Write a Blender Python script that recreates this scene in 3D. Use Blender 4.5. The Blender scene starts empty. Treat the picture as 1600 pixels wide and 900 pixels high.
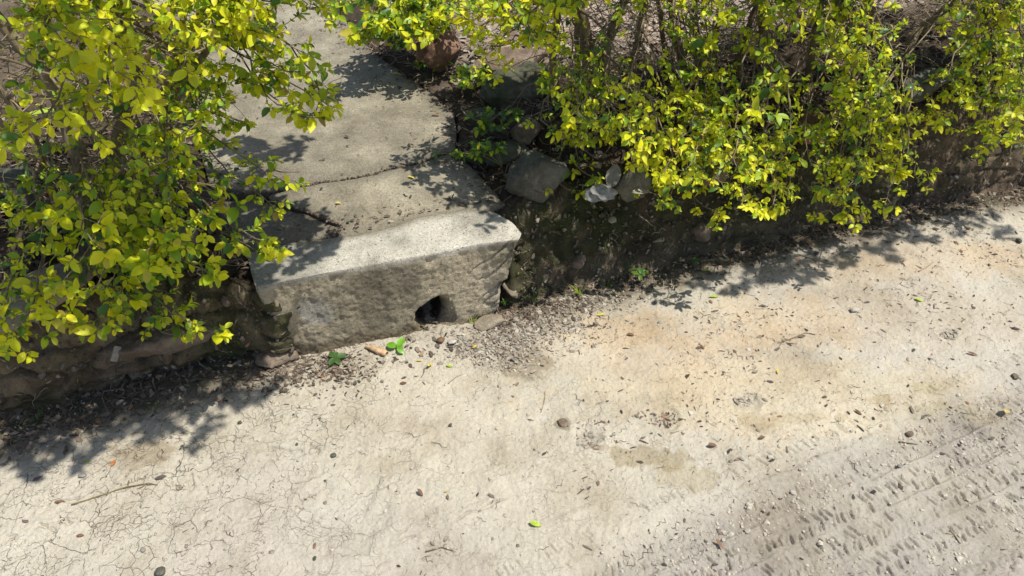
import bpy, bmesh, math, random
import numpy as np
from mathutils import Vector, Matrix
random.seed(7); rng = np.random.default_rng(7)
S = bpy.context.scene
COL = S.collection
R = math.radians

# ---------------------------------------------------------------- camera, sky, sun, exposure
CAMH, PITCH, FPX = 1.5, 42.0, 1155.0
cam = bpy.data.cameras.new('camera'); camo = bpy.data.objects.new('camera', cam); COL.objects.link(camo)
camo.location = (0, 0, CAMH); camo.rotation_euler = (R(90 - PITCH), 0, 0)
cam.sensor_width = 36; cam.lens = FPX / 1600 * 36; cam.clip_start = 0.02; cam.clip_end = 300
S.camera = camo
SUN_EL = 67.0
sun_dir = Vector((0.98, -0.16, 0)).normalized() * math.cos(R(SUN_EL)) + Vector((0, 0, math.sin(R(SUN_EL))))
W = bpy.data.worlds.new('World'); S.world = W; W.use_nodes = True
wn = W.node_tree; bg = wn.nodes['Background']
sky = wn.nodes.new('ShaderNodeTexSky'); sky.sky_type = 'NISHITA'; sky.sun_disc = False
sky.sun_elevation = R(SUN_EL); sky.sun_rotation = math.atan2(sun_dir.x, sun_dir.y)
sky.air_density = 1.0; sky.dust_density = 1.2; sky.ozone_density = 1.0
wn.links.new(sky.outputs[0], bg.inputs[0]); bg.inputs[1].default_value = 0.11
sl = bpy.data.lights.new('sun', 'SUN'); slo = bpy.data.objects.new('sun', sl); COL.objects.link(slo)
sl.energy = 4.6; sl.angle = R(0.53); sl.color = (1.0, 0.955, 0.87)
slo.location = sun_dir * 20; slo.rotation_euler = sun_dir.to_track_quat('Z', 'Y').to_euler()
S.view_settings.view_transform = 'Standard'; S.view_settings.look = 'None'
S.view_settings.gamma = 1; S.view_settings.exposure = 0.32; S.view_settings.use_curve_mapping = False
S.cycles.use_denoising = True
S.cycles.max_bounces = 8; S.cycles.diffuse_bounces = 4; S.cycles.transmission_bounces = 6

# ---------------------------------------------------------------- places: photo measurements to world points
cp, sp = math.cos(R(PITCH)), math.sin(R(PITCH))
EU = np.array([.9455, .3256, 0.]); EV = np.array([-.3256, .9455, 0.]); KO = np.array([0, 1.55, 0.])   # kerb frame
CAM = np.array([0, 0, CAMH])
def ray(x, y):
    return np.array([0, cp, -sp]) + np.array([1., 0, 0]) * (x - 800) / FPX + np.array([0, sp, cp]) * (450 - y) / FPX
def PZ(x, y, z=0.0):                      # point at height z
    d = ray(x, y); return CAM + d * ((z - CAMH) / d[2])
def PV(x, y, v):                          # point at distance v behind the kerb line
    d = ray(x, y); return CAM + d * ((v - (CAM - KO) @ EV) / (d @ EV))
def uv_of(p): p = np.asarray(p); return (p - KO) @ EU, (p - KO) @ EV
def project(P):
    P = np.asarray(P, float).reshape(-1, 3) - CAM
    dz = P @ np.array([0, cp, -sp]); dz = np.where(np.abs(dz) < 1e-4, 1e-4, dz)
    return 800 + FPX * P[:, 0] / dz, 450 - FPX * (P @ np.array([0, sp, cp])) / dz, dz

# ---------------------------------------------------------------- numpy noise
def _h(ix, iy, iz, seed):
    n = (ix * 374761393 + iy * 668265263 + iz * 2147483647 + seed * 1274126177) & 0xFFFFFFFF
    n = ((n ^ (n >> 13)) * 1274126177) & 0xFFFFFFFF
    n = ((n ^ (n >> 16)) * 2246822519) & 0xFFFFFFFF
    return ((n ^ (n >> 15)) & 0xFFFF) / 32767.5 - 1
def vn2(x, y, seed=0):
    ix = np.floor(x).astype(np.int64); iy = np.floor(y).astype(np.int64)
    fx = x - ix; fy = y - iy; fx = fx * fx * (3 - 2 * fx); fy = fy * fy * (3 - 2 * fy)
    a = _h(ix, iy, 0, seed); b = _h(ix + 1, iy, 0, seed); c = _h(ix, iy + 1, 0, seed); d = _h(ix + 1, iy + 1, 0, seed)
    return (a + (b - a) * fx) * (1 - fy) + (c + (d - c) * fx) * fy
def fbm2(x, y, f, o=3, seed=0):
    s = 0; a = 1; t = 0
    for k in range(o):
        ca, sa = math.cos(k * 1.3 + .5), math.sin(k * 1.3 + .5)
        s = s + a * vn2((x * ca - y * sa) * f + 31.7 * k, (x * sa + y * ca) * f + 11.3 * k, seed + k); t += a; a *= .5; f *= 2.03
    return s / t
def vn3(x, y, z, seed=0):
    ix = np.floor(x).astype(np.int64); iy = np.floor(y).astype(np.int64); iz = np.floor(z).astype(np.int64)
    fx = x - ix; fy = y - iy; fz = z - iz
    fx = fx * fx * (3 - 2 * fx); fy = fy * fy * (3 - 2 * fy); fz = fz * fz * (3 - 2 * fz)
    r = 0
    for dz in (0, 1):
        a = _h(ix, iy, iz + dz, seed); b = _h(ix + 1, iy, iz + dz, seed); c = _h(ix, iy + 1, iz + dz, seed); d = _h(ix + 1, iy + 1, iz + dz, seed)
        q = (a + (b - a) * fx) * (1 - fy) + (c + (d - c) * fx) * fy
        r = r + q * (fz if dz else 1 - fz)
    return r
def fbm3(P, f, o=3, seed=0):
    s = 0; a = 1; t = 0; x, y, z = P[:, 0], P[:, 1], P[:, 2]
    for k in range(o):
        ca, sa = math.cos(k * 1.1 + .4), math.sin(k * 1.1 + .4)
        s = s + a * vn3((x * ca - y * sa) * f + 7.1 * k, (x * sa + y * ca) * f, (z * ca + x * .3 * sa) * f + 3.3 * k, seed + k); t += a; a *= .5; f *= 2.03
    return s / t
def sstep(a, b, x):
    t = np.clip((x - a) / (b - a), 0, 1); return t * t * (3 - 2 * t)
def lerp(a, b, t): return a + (b - a) * t

# ---------------------------------------------------------------- materials
def new_mat(name):
    m = bpy.data.materials.new(name); m.use_nodes = True; nt = m.node_tree; b = nt.nodes['Principled BSDF']
    def N(kind, **kw):
        n = nt.nodes.new('ShaderNode' + kind)
        for k, v in kw.items():
            if k in n.inputs.keys(): n.inputs[k].default_value = v
            else: setattr(n, k, v)
        return n
    return m, nt, b, N, nt.links.new
def ramp(N, stops):
    r = N('ValToRGB'); e = r.color_ramp.elements
    while len(e) < len(stops): e.new(0.5)
    for q, (p, c) in zip(e, stops): q.position = p; q.color = (*c, 1) if len(c) == 3 else c
    return r
def earthy(name, cols, scale=6, fine=120, bump=.5, rough=.95, tint=False, dist=.004, speck=None, speck_scale=220, speck_at=.62, cracks=0, ramp_pos=None, con=.45):
    """Mottled mineral surface: broad tone + fine grain + bump."""
    m, nt, b, N, L = new_mat(name)
    tc = N('TexCoord'); co = tc.outputs['Object']
    n4 = N('TexNoise', Scale=fine * 3.3, Detail=3.0, Roughness=.7); L(co, n4.inputs['Vector'])
    n1 = N('TexNoise', Scale=scale, Detail=8.0, Roughness=.62); L(co, n1.inputs['Vector'])
    n2 = N('TexNoise', Scale=fine, Detail=5.0, Roughness=.7); L(co, n2.inputs['Vector'])
    pos = ramp_pos or [i / (len(cols) - 1) * .4 + .3 for i in range(len(cols))]
    r = ramp(N, list(zip(pos, cols))); L(n1.outputs['Fac'], r.inputs['Fac']); col = r.outputs['Color']
    if tint:
        at = N('Attribute', attribute_name='tint'); mx = N('Mix', data_type='RGBA', blend_type='MULTIPLY'); mx.inputs[0].default_value = 1
        L(col, mx.inputs[6]); L(at.outputs['Color'], mx.inputs[7]); col = mx.outputs[2]
    av = N('Mix', data_type='FLOAT'); av.inputs[0].default_value = .5; L(n2.outputs['Fac'], av.inputs[2]); L(n4.outputs['Fac'], av.inputs[3])
    r2 = ramp(N, [(.34, (1 - con,) * 3), (.5, (.98, .98, .98)), (.66, (1 + con * .7,) * 3)]); L(av.outputs[0], r2.inputs['Fac'])
    mx = N('Mix', data_type='RGBA', blend_type='MULTIPLY'); mx.inputs[0].default_value = .85
    L(col, mx.inputs[6]); L(r2.outputs['Color'], mx.inputs[7]); col = mx.outputs[2]
    if speck:
        n3 = N('TexNoise', Scale=speck_scale, Detail=2.0, Roughness=.6); L(co, n3.inputs['Vector'])
        r3 = ramp(N, [(speck_at, (0, 0, 0)), (speck_at + .05, (1, 1, 1))]); L(n3.outputs['Fac'], r3.inputs['Fac'])
        mx = N('Mix', data_type='RGBA'); L(r3.outputs['Color'], mx.inputs[0]); L(col, mx.inputs[6]); mx.inputs[7].default_value = (*speck, 1); col = mx.outputs[2]
    h = N('Math', operation='MULTIPLY_ADD'); L(n1.outputs['Fac'], h.inputs[0]); h.inputs[1].default_value = .8; L(n2.outputs['Fac'], h.inputs[2])
    h3 = N('Math', operation='MULTIPLY_ADD'); L(n4.outputs['Fac'], h3.inputs[0]); h3.inputs[1].default_value = .45; L(h.outputs[0], h3.inputs[2]); hh = h3.outputs[0]
    if cracks:
        nw = N('TexNoise', Scale=9.0, Detail=4.0, Roughness=.6); L(co, nw.inputs['Vector'])
        wa = N('VectorMath', operation='MULTIPLY_ADD'); L(nw.outputs['Color'], wa.inputs[0]); wa.inputs[1].default_value = (.10, .10, 0); L(co, wa.inputs[2])
        acc = None
        for sc, w, m0, m1, seed in ((15., .020, .47, .57, 0), (33., .032, .49, .60, 5), (70., .05, .53, .63, 9)):
            vo = N('TexVoronoi', feature='DISTANCE_TO_EDGE', voronoi_dimensions='2D', Scale=sc); L(wa.outputs[0], vo.inputs['Vector'])
            mr = N('MapRange'); mr.inputs['From Min'].default_value = w * .3; mr.inputs['From Max'].default_value = w; mr.inputs['To Min'].default_value = 1; mr.inputs['To Max'].default_value = 0
            L(vo.outputs['Distance'], mr.inputs['Value'])
            mp = N('Mapping'); mp.inputs['Location'].default_value = (seed + 3.1, seed * 1.7, 0); L(co, mp.inputs['Vector'])
            nm = N('TexNoise', Scale=9.0, Detail=5.0, Roughness=.78); L(mp.outputs[0], nm.inputs['Vector'])
            mk = N('MapRange'); mk.inputs['From Min'].default_value = m0; mk.inputs['From Max'].default_value = m1; L(nm.outputs['Fac'], mk.inputs['Value'])
            mu = N('Math', operation='MULTIPLY'); L(mr.outputs[0], mu.inputs[0]); L(mk.outputs[0], mu.inputs[1])
            if acc is None: acc = mu.outputs[0]
            else:
                ma = N('Math', operation='MAXIMUM'); L(acc, ma.inputs[0]); L(mu.outputs[0], ma.inputs[1]); acc = ma.outputs[0]
        at = N('Attribute', attribute_name='crk'); mc = N('Math', operation='MULTIPLY'); L(acc, mc.inputs[0]); L(at.outputs['Fac'], mc.inputs[1]); acc = mc.outputs[0]
        mx = N('Mix', data_type='RGBA'); mm = N('Math', operation='MULTIPLY'); L(acc, mm.inputs[0]); mm.inputs[1].default_value = .8
        L(mm.outputs[0], mx.inputs[0]); L(col, mx.inputs[6]); mx.inputs[7].default_value = (.16, .13, .09, 1); col = mx.outputs[2]
        hs = N('Math', operation='MULTIPLY_ADD'); L(acc, hs.inputs[0]); hs.inputs[1].default_value = -cracks; L(hh, hs.inputs[2]); hh = hs.outputs[0]
    bp = N('Bump', Strength=bump, Distance=dist); L(hh, bp.inputs['Height']); L(bp.outputs[0], b.inputs['Normal'])
    L(col, b.inputs['Base Color']); b.inputs['Roughness'].default_value = rough; b.inputs['Specular IOR Level'].default_value = .2
    return m
def rnd_mat(name, stops, rough=.85, trans=0.0, spec=.3, grain=90, bump=.3, veins=False, val=(.7, 1.25)):
    """Colour picked per object or per piece (attribute rnd) from a ramp; optional translucency for leaves."""
    m, nt, b, N, L = new_mat(name)
    oi = N('ObjectInfo'); at = N('Attribute', attribute_name='rnd')
    ad = N('Math', operation='ADD'); L(oi.outputs['Random'], ad.inputs[0]); L(at.outputs['Fac'], ad.inputs[1])
    fr = N('Math', operation='FRACT'); L(ad.outputs[0], fr.inputs[0])
    r = ramp(N, stops); L(fr.outputs[0], r.inputs['Fac'])
    tc = N('TexCoord'); n = N('TexNoise', Scale=grain, Detail=4.0, Roughness=.6); L(tc.outputs['Object'], n.inputs['Vector'])
    r2 = ramp(N, [(.3, (val[0],) * 3), (.7, (val[1],) * 3)]); L(n.outputs['Fac'], r2.inputs['Fac'])
    mx = N('Mix', data_type='RGBA', blend_type='MULTIPLY'); mx.inputs[0].default_value = 1
    L(r.outputs['Color'], mx.inputs[6]); L(r2.outputs['Color'], mx.inputs[7])
    L(mx.outputs[2], b.inputs['Base Color']); b.inputs['Roughness'].default_value = rough; b.inputs['Specular IOR Level'].default_value = spec
    bp = N('Bump', Strength=bump, Distance=.001); L(n.outputs['Fac'], bp.inputs['Height']); L(bp.outputs[0], b.inputs['Normal'])
    if trans:
        tr = N('BsdfTranslucent'); L(mx.outputs[2], tr.inputs['Color']); ms = N('MixShader'); ms.inputs[0].default_value = trans
        out = [q for q in nt.nodes if q.type == 'OUTPUT_MATERIAL'][0]
        L(b.outputs[0], ms.inputs[1]); L(tr.outputs[0], ms.inputs[2]); L(ms.outputs[0], out.inputs[0])
    return m

M = {}
M['road'] = earthy('dry_mud', [(.70, .64, .56), (.97, .94, .90), (1.1, 1.08, 1.05)], scale=4, fine=130, bump=.75, tint=True, dist=.005, cracks=2.6, speck=(.26, .22, .17), speck_scale=230, speck_at=.69, con=.24)
M['bank'] = earthy('damp_earth', [(.45, .42, .4), (1, .97, .95), (1.5, 1.45, 1.35)], scale=9, fine=110, bump=.9, tint=True, dist=.010, speck=(.22, .19, .14), speck_scale=170, speck_at=.70)
M['path'] = earthy('weathered_concrete', [(.115, .103, .078), (.175, .158, .122), (.235, .215, .17)], scale=6, fine=120, bump=1.0, dist=.005, con=.6, tint=True, speck=(.46, .44, .38), speck_scale=300, speck_at=.66)
M['block'] = earthy('rough_concrete', [(.62, .6, .56), (.95, .94, .92), (1.15, 1.14, 1.1)], scale=8, fine=120, bump=1.0, dist=.006, tint=True, speck=(.13, .12, .09), speck_scale=190, speck_at=.62, con=.5)
M['rock_grey'] = earthy('grey_stone', [(.06, .058, .045), (.115, .11, .085), (.19, .18, .145)], scale=9, fine=90, bump=.8, dist=.006)
M['rock_tan'] = earthy('tan_stone', [(.17, .14, .10), (.27, .23, .17), (.36, .31, .24)], scale=9, fine=90, bump=.8, dist=.006)
M['rock_red'] = earthy('red_brown_stone', [(.11, .06, .04), (.20, .115, .08), (.29, .18, .125)], scale=10, fine=80, bump=.8, dist=.006)
M['rock_dark'] = earthy('mossy_dark_stone', [(.045, .055, .03), (.09, .09, .06), (.17, .165, .13)], scale=9, fine=80, bump=.8, dist=.006)
M['rock_brown'] = earthy('brown_stone', [(.11, .08, .055), (.18, .135, .10), (.24, .19, .14)], scale=9, fine=80, bump=.7, dist=.006)
M['bark'] = earthy('grey_brown_bark', [(.11, .085, .05), (.22, .17, .105), (.30, .25, .16)], scale=22, fine=160, bump=.8, dist=.004)
M['twig'] = rnd_mat('dry_twig', [(0, (.20, .15, .09)), (.5, (.30, .24, .16)), (1, (.16, .13, .06))], rough=.8)
M['green_twig'] = rnd_mat('young_shoot', [(0, (.20, .20, .06)), (.5, (.28, .22, .10)), (1, (.17, .20, .05))], rough=.7)
M['leaf_y'] = rnd_mat('yellow_leaf', [(0, (.80, .78, .02)), (.35, (.66, .71, .016)), (.6, (.82, .75, .022)), (.85, (.58, .66, .016)), (.97, (.52, .44, .06)), (1, (.34, .22, .06))], rough=.42, trans=.42, spec=.4, grain=60, val=(.85, 1.12))
M['leaf_l'] = rnd_mat('lime_leaf', [(0, (.36, .47, .017)), (.5, (.26, .42, .018)), (1, (.46, .50, .018))], rough=.4, trans=.4, spec=.45, grain=60, val=(.85, 1.12))
M['leaf_g'] = rnd_mat('green_leaf', [(0, (.08, .18, .02)), (.5, (.12, .23, .025)), (1, (.055, .14, .025))], rough=.36, trans=.33, spec=.5, grain=60, val=(.85, 1.12))
M['litter'] = rnd_mat('leaf_litter', [(0, (.055, .042, .032)), (.35, (.13, .10, .075)), (.6, (.24, .20, .155)), (.8, (.10, .07, .05)), (.93, (.34, .29, .22)), (1, (.30, .16, .08))], rough=.9, trans=.1)
M['litter_dark'] = rnd_mat('dark_chip', [(0, (.045, .034, .026)), (.4, (.09, .07, .055)), (.75, (.15, .12, .10)), (.9, (.20, .10, .05)), (1, (.22, .19, .16))], rough=.9)
M['flake'] = rnd_mat('grey_wood_flake', [(0, (.20, .17, .135)), (.5, (.33, .29, .24)), (.85, (.42, .38, .31)), (1, (.12, .10, .08))], rough=.9)
M['thatch'] = rnd_mat('dead_grass', [(0, (.12, .09, .06)), (.5, (.19, .15, .105)), (.9, (.30, .25, .18)), (1, (.17, .09, .05))], rough=.9)
M['pebble'] = rnd_mat('pebble_stone', [(0, (.16, .13, .10)), (.4, (.26, .22, .17)), (.7, (.20, .18, .16)), (1, (.34, .30, .25))], rough=.85, grain=200)
M['mud_flake'] = rnd_mat('curled_mud_flake', [(0, (.24, .215, .175)), (.5, (.34, .31, .26)), (.8, (.16, .14, .11)), (1, (.42, .39, .33))], rough=.95, grain=200)
M['bank_gravel'] = rnd_mat('bank_gravel', [(0, (.07, .06, .045)), (.5, (.12, .10, .075)), (.9, (.17, .15, .115)), (1, (.28, .25, .20))], rough=.9, grain=200)
M['clod'] = rnd_mat('mud_crumb', [(0, (.38, .34, .275)), (.5, (.48, .43, .355)), (1, (.33, .295, .25))], rough=.95, grain=200)
M['leaf_fallen'] = rnd_mat('fallen_yellow_leaf', [(0, (.62, .52, .08)), (1, (.56, .44, .10))], rough=.55, trans=.2, grain=200)
M['leaf_fresh'] = rnd_mat('fallen_green_leaf', [(0, (.36, .48, .05)), (1, (.40, .50, .05))], rough=.5, trans=.2, grain=200)
M['leaf_seed'] = rnd_mat('seedling_leaf', [(0, (.17, .40, .03)), (1, (.20, .44, .04))], rough=.4, trans=.35, spec=.45)
M['leaf_dark'] = rnd_mat('dark_green_leaf', [(0, (.045, .10, .02)), (1, (.06, .13, .03))], rough=.5, trans=.2)
M['leaf_red'] = rnd_mat('red_leaf', [(0, (.42, .13, .06)), (1, (.42, .16, .06))], rough=.6, trans=.1)
M['leaf_brown'] = rnd_mat('brown_leaf', [(0, (.14, .075, .04)), (1, (.20, .11, .06))], rough=.7, trans=.05)
M['leaf_tan'] = rnd_mat('tan_rolled_leaf', [(0, (.52, .34, .19)), (1, (.52, .34, .19))], rough=.6, trans=.05, grain=50, val=(.7, 1.25))
M['leaf_grey'] = rnd_mat('grey_dry_leaf', [(0, (.24, .215, .175)), (1, (.28, .25, .21))], rough=.85, trans=.05)
M['paper'] = rnd_mat('crumpled_white_wrapper', [(0, (.25, .245, .225)), (1, (.25, .245, .225))], rough=.6, trans=.1)
M['stone_blue'] = rnd_mat('blue_grey_stone', [(0, (.235, .22, .20)), (1, (.235, .22, .20))], rough=.7)
M['stone_pale'] = rnd_mat('pale_stone', [(0, (.39, .36, .31)), (1, (.42, .38, .32))], rough=.8)
M['moss'] = rnd_mat('moss', [(0, (.05, .08, .015)), (.6, (.10, .14, .025)), (1, (.16, .18, .04))], rough=.95, trans=.15)

# ---------------------------------------------------------------- object helpers
def tag(o, label=None, cat=None, group=None, kind=None):
    if label: o['label'] = label
    if cat: o['category'] = cat
    if group: o['group'] = group
    if kind: o['kind'] = kind
    return o
def empty(name, loc):
    o = bpy.data.objects.new(name, None); o.location = loc; o.empty_display_size = .05; COL.objects.link(o); return o
def link(name, me, parent=None, loc=None):
    o = bpy.data.objects.new(name, me); COL.objects.link(o)
    if parent is not None: o.parent = parent
    if loc is not None: o.location = loc
    return o
def np_mesh(name, V, loops, sizes, mats, midx=None, smooth=True, rnd=None, tint=None, extra=None):
    me = bpy.data.meshes.new(name); V = np.ascontiguousarray(V, np.float32)
    loops = np.asarray(loops, np.int32); sizes = np.asarray(sizes, np.int32)
    me.vertices.add(len(V)); me.vertices.foreach_set('co', V.ravel())
    me.loops.add(len(loops)); me.loops.foreach_set('vertex_index', loops)
    me.polygons.add(len(sizes)); st = np.zeros(len(sizes), np.int32); st[1:] = np.cumsum(sizes)[:-1]
    me.polygons.foreach_set('loop_start', st); me.polygons.foreach_set('loop_total', sizes)
    for m in mats: me.materials.append(m)
    if midx is not None: me.polygons.foreach_set('material_index', np.asarray(midx, np.int32))
    me.polygons.foreach_set('use_smooth', np.full(len(sizes), smooth))
    if rnd is not None:
        a = me.attributes.new('rnd', 'FLOAT', 'POINT'); a.data.foreach_set('value', np.asarray(rnd, np.float32))
    if tint is not None:
        a = me.attributes.new('tint', 'FLOAT_COLOR', 'POINT'); t = np.ones((len(V), 4), np.float32); t[:, :3] = tint; a.data.foreach_set('color', t.ravel())
    for k, v in (extra or {}).items():
        a = me.attributes.new(k, 'FLOAT', 'POINT'); a.data.foreach_set('value', np.asarray(v, np.float32))
    me.update(calc_edges=True); me.validate(); return me
def grid_mesh(name, P, ny, nx, mats, keep=None, **kw):
    idx = np.arange(ny * nx).reshape(ny, nx)
    q = np.stack([idx[:-1, :-1], idx[:-1, 1:], idx[1:, 1:], idx[1:, :-1]], -1).reshape(-1, 4)
    if keep is not None: q = q[keep.reshape(-1)[q].all(1)]
    used = np.zeros(ny * nx, bool); used[q.ravel()] = True; mp = np.cumsum(used) - 1
    for k in ('tint', 'rnd'):
        if kw.get(k) is not None: kw[k] = kw[k][used]
    if kw.get('extra'): kw['extra'] = {k: v[used] for k, v in kw['extra'].items()}
    return np_mesh(name, P[used], mp[q].ravel(), np.full(len(q), 4), mats, **kw)
def faces_arr(faces):
    return np.array([i for f in faces for i in f]), np.array([len(f) for f in faces])
class Batch:
    """Collects many transformed copies of small templates into one mesh."""
    def __init__(s): s.V = []; s.L = []; s.Z = []; s.M = []; s.Rn = []; s.n = 0
    def add(s, tv, tf, mats, locs, midx=None, rnd=None):
        k = len(locs)
        if k == 0: return
        lf, sz = faces_arr(tf); nv = len(tv)
        V = np.einsum('kij,nj->kni', mats, tv) + locs[:, None, :]
        s.V.append(V.reshape(-1, 3)); s.L.append((lf[None] + (np.arange(k) * nv)[:, None] + s.n).ravel()); s.Z.append(np.tile(sz, k))
        mi = np.zeros(k, int) if midx is None else np.asarray(midx)
        s.M.append(np.repeat(mi, len(sz))); r = rng.random(k) if rnd is None else rnd; s.Rn.append(np.repeat(r, nv)); s.n += k * nv
    def build(s, name, mats, parent=None, origin=None, smooth=True):
        V = np.concatenate(s.V)
        if origin is not None: V = V - np.asarray(origin)
        me = np_mesh(name, V, np.concatenate(s.L), np.concatenate(s.Z), mats, np.concatenate(s.M), smooth, np.concatenate(s.Rn))
        return link(name, me, parent)
def rot_mats(k, tilt=.5):
    """random yaw, limited tilt; columns are the local axes"""
    a = rng.random(k) * 2 * np.pi; t = rng.normal(0, tilt, k); b = rng.random(k) * 2 * np.pi
    ca, sa = np.cos(a), np.sin(a); Z = np.zeros(k); O = np.ones(k)
    Rz = np.stack([ca, -sa, Z, sa, ca, Z, Z, Z, O], 1).reshape(k, 3, 3)
    ct, st = np.cos(t), np.sin(t); Rx = np.stack([O, Z, Z, Z, ct, -st, Z, st, ct], 1).reshape(k, 3, 3)
    cb, sb = np.cos(b), np.sin(b); R2 = np.stack([cb, -sb, Z, sb, cb, Z, Z, Z, O], 1).reshape(k, 3, 3)
    return Rz @ Rx @ R2
def tube(pts, rad, sides=6, cap=True):
    """tube along points; returns verts, faces"""
    pts = np.asarray(pts, float); n = len(pts); rad = np.broadcast_to(rad, (n,)) if np.ndim(rad) == 0 else np.asarray(rad)
    T = np.gradient(pts, axis=0); T /= np.linalg.norm(T, axis=1)[:, None] + 1e-9
    up = np.array([.13, .31, 1.]) if abs(T[0, 2]) < .9 else np.array([1., .2, 0]); V = []
    for i in range(n):
        a = np.cross(T[i], up); a /= np.linalg.norm(a) + 1e-9; b = np.cross(T[i], a); up = -b * 1.0 if i == 0 else up
        for j in range(sides):
            t = 2 * np.pi * j / sides; V.append(pts[i] + rad[i] * (a * math.cos(t) + b * math.sin(t)))
    F = [(i * sides + j, i * sides + (j + 1) % sides, (i + 1) * sides + (j + 1) % sides, (i + 1) * sides + j) for i in range(n - 1) for j in range(sides)]
    if cap: F.append(tuple(range(sides - 1, -1, -1))); F.append(tuple((n - 1) * sides + j for j in range(sides)))
    return np.array(V), F
def mesh_vf(name, V, F, mats, smooth=True, rnd=None):
    l, z = faces_arr(F); return np_mesh(name, V, l, z, mats, None, smooth, None if rnd is None else np.full(len(V), rnd))
def bez(a, b, c, d, n):
    t = np.linspace(0, 1, n)[:, None]; return (1 - t) ** 3 * a + 3 * (1 - t) ** 2 * t * b + 3 * (1 - t) * t * t * c + t ** 3 * d
def remesh(me, voxel, cutters=()):
    o = bpy.data.objects.new('tmp', me); COL.objects.link(o); tmp = []
    for c in cutters:
        co = bpy.data.objects.new('tmpc', c); COL.objects.link(co); tmp.append(co)
        m = o.modifiers.new('b', 'BOOLEAN'); m.operation = 'DIFFERENCE'; m.object = co; m.solver = 'EXACT'
    m = o.modifiers.new('r', 'REMESH'); m.mode = 'VOXEL'; m.voxel_size = voxel
    dg = bpy.context.evaluated_depsgraph_get(); dg.update()
    r = bpy.data.meshes.new_from_object(o.evaluated_get(dg))
    for q in [o] + tmp: bpy.data.objects.remove(q)
    return r
def get_vn(me):
    n = len(me.vertices); V = np.empty(n * 3, np.float32); me.vertices.foreach_get('co', V)
    Nn = np.empty(n * 3, np.float32); me.vertices.foreach_get('normal', Nn); return V.reshape(-1, 3).astype(float), Nn.reshape(-1, 3).astype(float)
def set_v(me, V): me.vertices.foreach_set('co', np.ascontiguousarray(V, np.float32).ravel()); me.update()
def smooth_me(me): me.polygons.foreach_set('use_smooth', np.ones(len(me.polygons), bool))
def loft(top, base, zt, zb):
    bm = bmesh.new(); a = [bm.verts.new((p[0], p[1], zt if np.ndim(zt) == 0 else zt[i])) for i, p in enumerate(top)]
    b = [bm.verts.new((p[0], p[1], zb)) for p in base]; n = len(a)
    bm.faces.new(a); bm.faces.new(b[::-1])
    for i in range(n): bm.faces.new((a[i], b[i], b[(i + 1) % n], a[(i + 1) % n]))
    bmesh.ops.recalc_face_normals(bm, faces=bm.faces); me = bpy.data.meshes.new('loft'); bm.to_mesh(me); bm.free(); return me
def set_tint(me, t):
    a = me.attributes.new('tint', 'FLOAT_COLOR', 'POINT'); c = np.ones((len(me.vertices), 4), np.float32); c[:, :3] = t; a.data.foreach_set('color', c.ravel())

# ---------------------------------------------------------------- shared layout
BP = [PZ(*p)[:2] for p in [(-420, 760), (0, 668), (240, 606), (490, 552), (740, 512), (900, 452), (1100, 397), (1300, 352), (1600, 292), (2100, 205)]]
BU = np.array([uv_of((*p, 0)) for p in BP])
def base_v(u): return np.interp(u, BU[:, 0], BU[:, 1])
BLOCK_TOP = [PZ(x, y, .28)[:2] for x, y in [(398, 449), (470, 435), (541, 421), (607, 409), (673, 397), (747, 382), (812, 375), (818, 364), (797, 343), (765, 330), (725, 327), (651, 342), (618, 355), (556, 369), (497, 375), (450, 382), (384, 397)]]
BLOCK_BASE = [PZ(x, y, 0)[:2] for x, y in [(474, 556), (500, 552), (552, 541), (600, 531), (652, 521), (716, 512), (772, 492)]] + [p - np.array([.085, -.0]) for p in BLOCK_TOP[7:10]] + BLOCK_TOP[10:]
JOINT = [(384, 394), (450, 379), (497, 372), (556, 366), (618, 352), (651, 339), (725, 324), (768, 327)]
PATH_R = [(790, 318), (762, 288), (738, 262), (708, 240), (716, 205), (712, 178), (690, 160), (640, 122), (590, 85), (560, 62), (528, 20), (505, -30), (480, -75)]
pathZ = .275
def pz(l, z=pathZ): return [PZ(x, y, z)[:2] for x, y in l]
PATH_POLY = np.array(pz(JOINT) + pz(PATH_R) + [np.array([-2.3, 4.6]), np.array([-3.05, 4.3])] + [np.array([-1.35, 3.0]), np.array([-1.02, 2.1]), np.array([-.80, 1.62])])
def poly_sd(x, y, poly):
    """signed distance, negative inside"""
    poly = np.asarray(poly); d = np.full(x.shape, 1e9); ins = np.zeros(x.shape, bool); n = len(poly)
    for i in range(n):
        ax, ay = poly[i]; bx, by = poly[(i + 1) % n]; ex, ey = bx - ax, by - ay
        t = np.clip(((x - ax) * ex + (y - ay) * ey) / (ex * ex + ey * ey + 1e-12), 0, 1)
        d = np.minimum(d, (x - ax - t * ex) ** 2 + (y - ay - t * ey) ** 2)
        c = ((ay > y) != (by > y)) & (x < (bx - ax) * (y - ay) / (by - ay + 1e-12) + ax); ins ^= c
    return np.where(ins, -1, 1) * np.sqrt(d)

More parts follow.
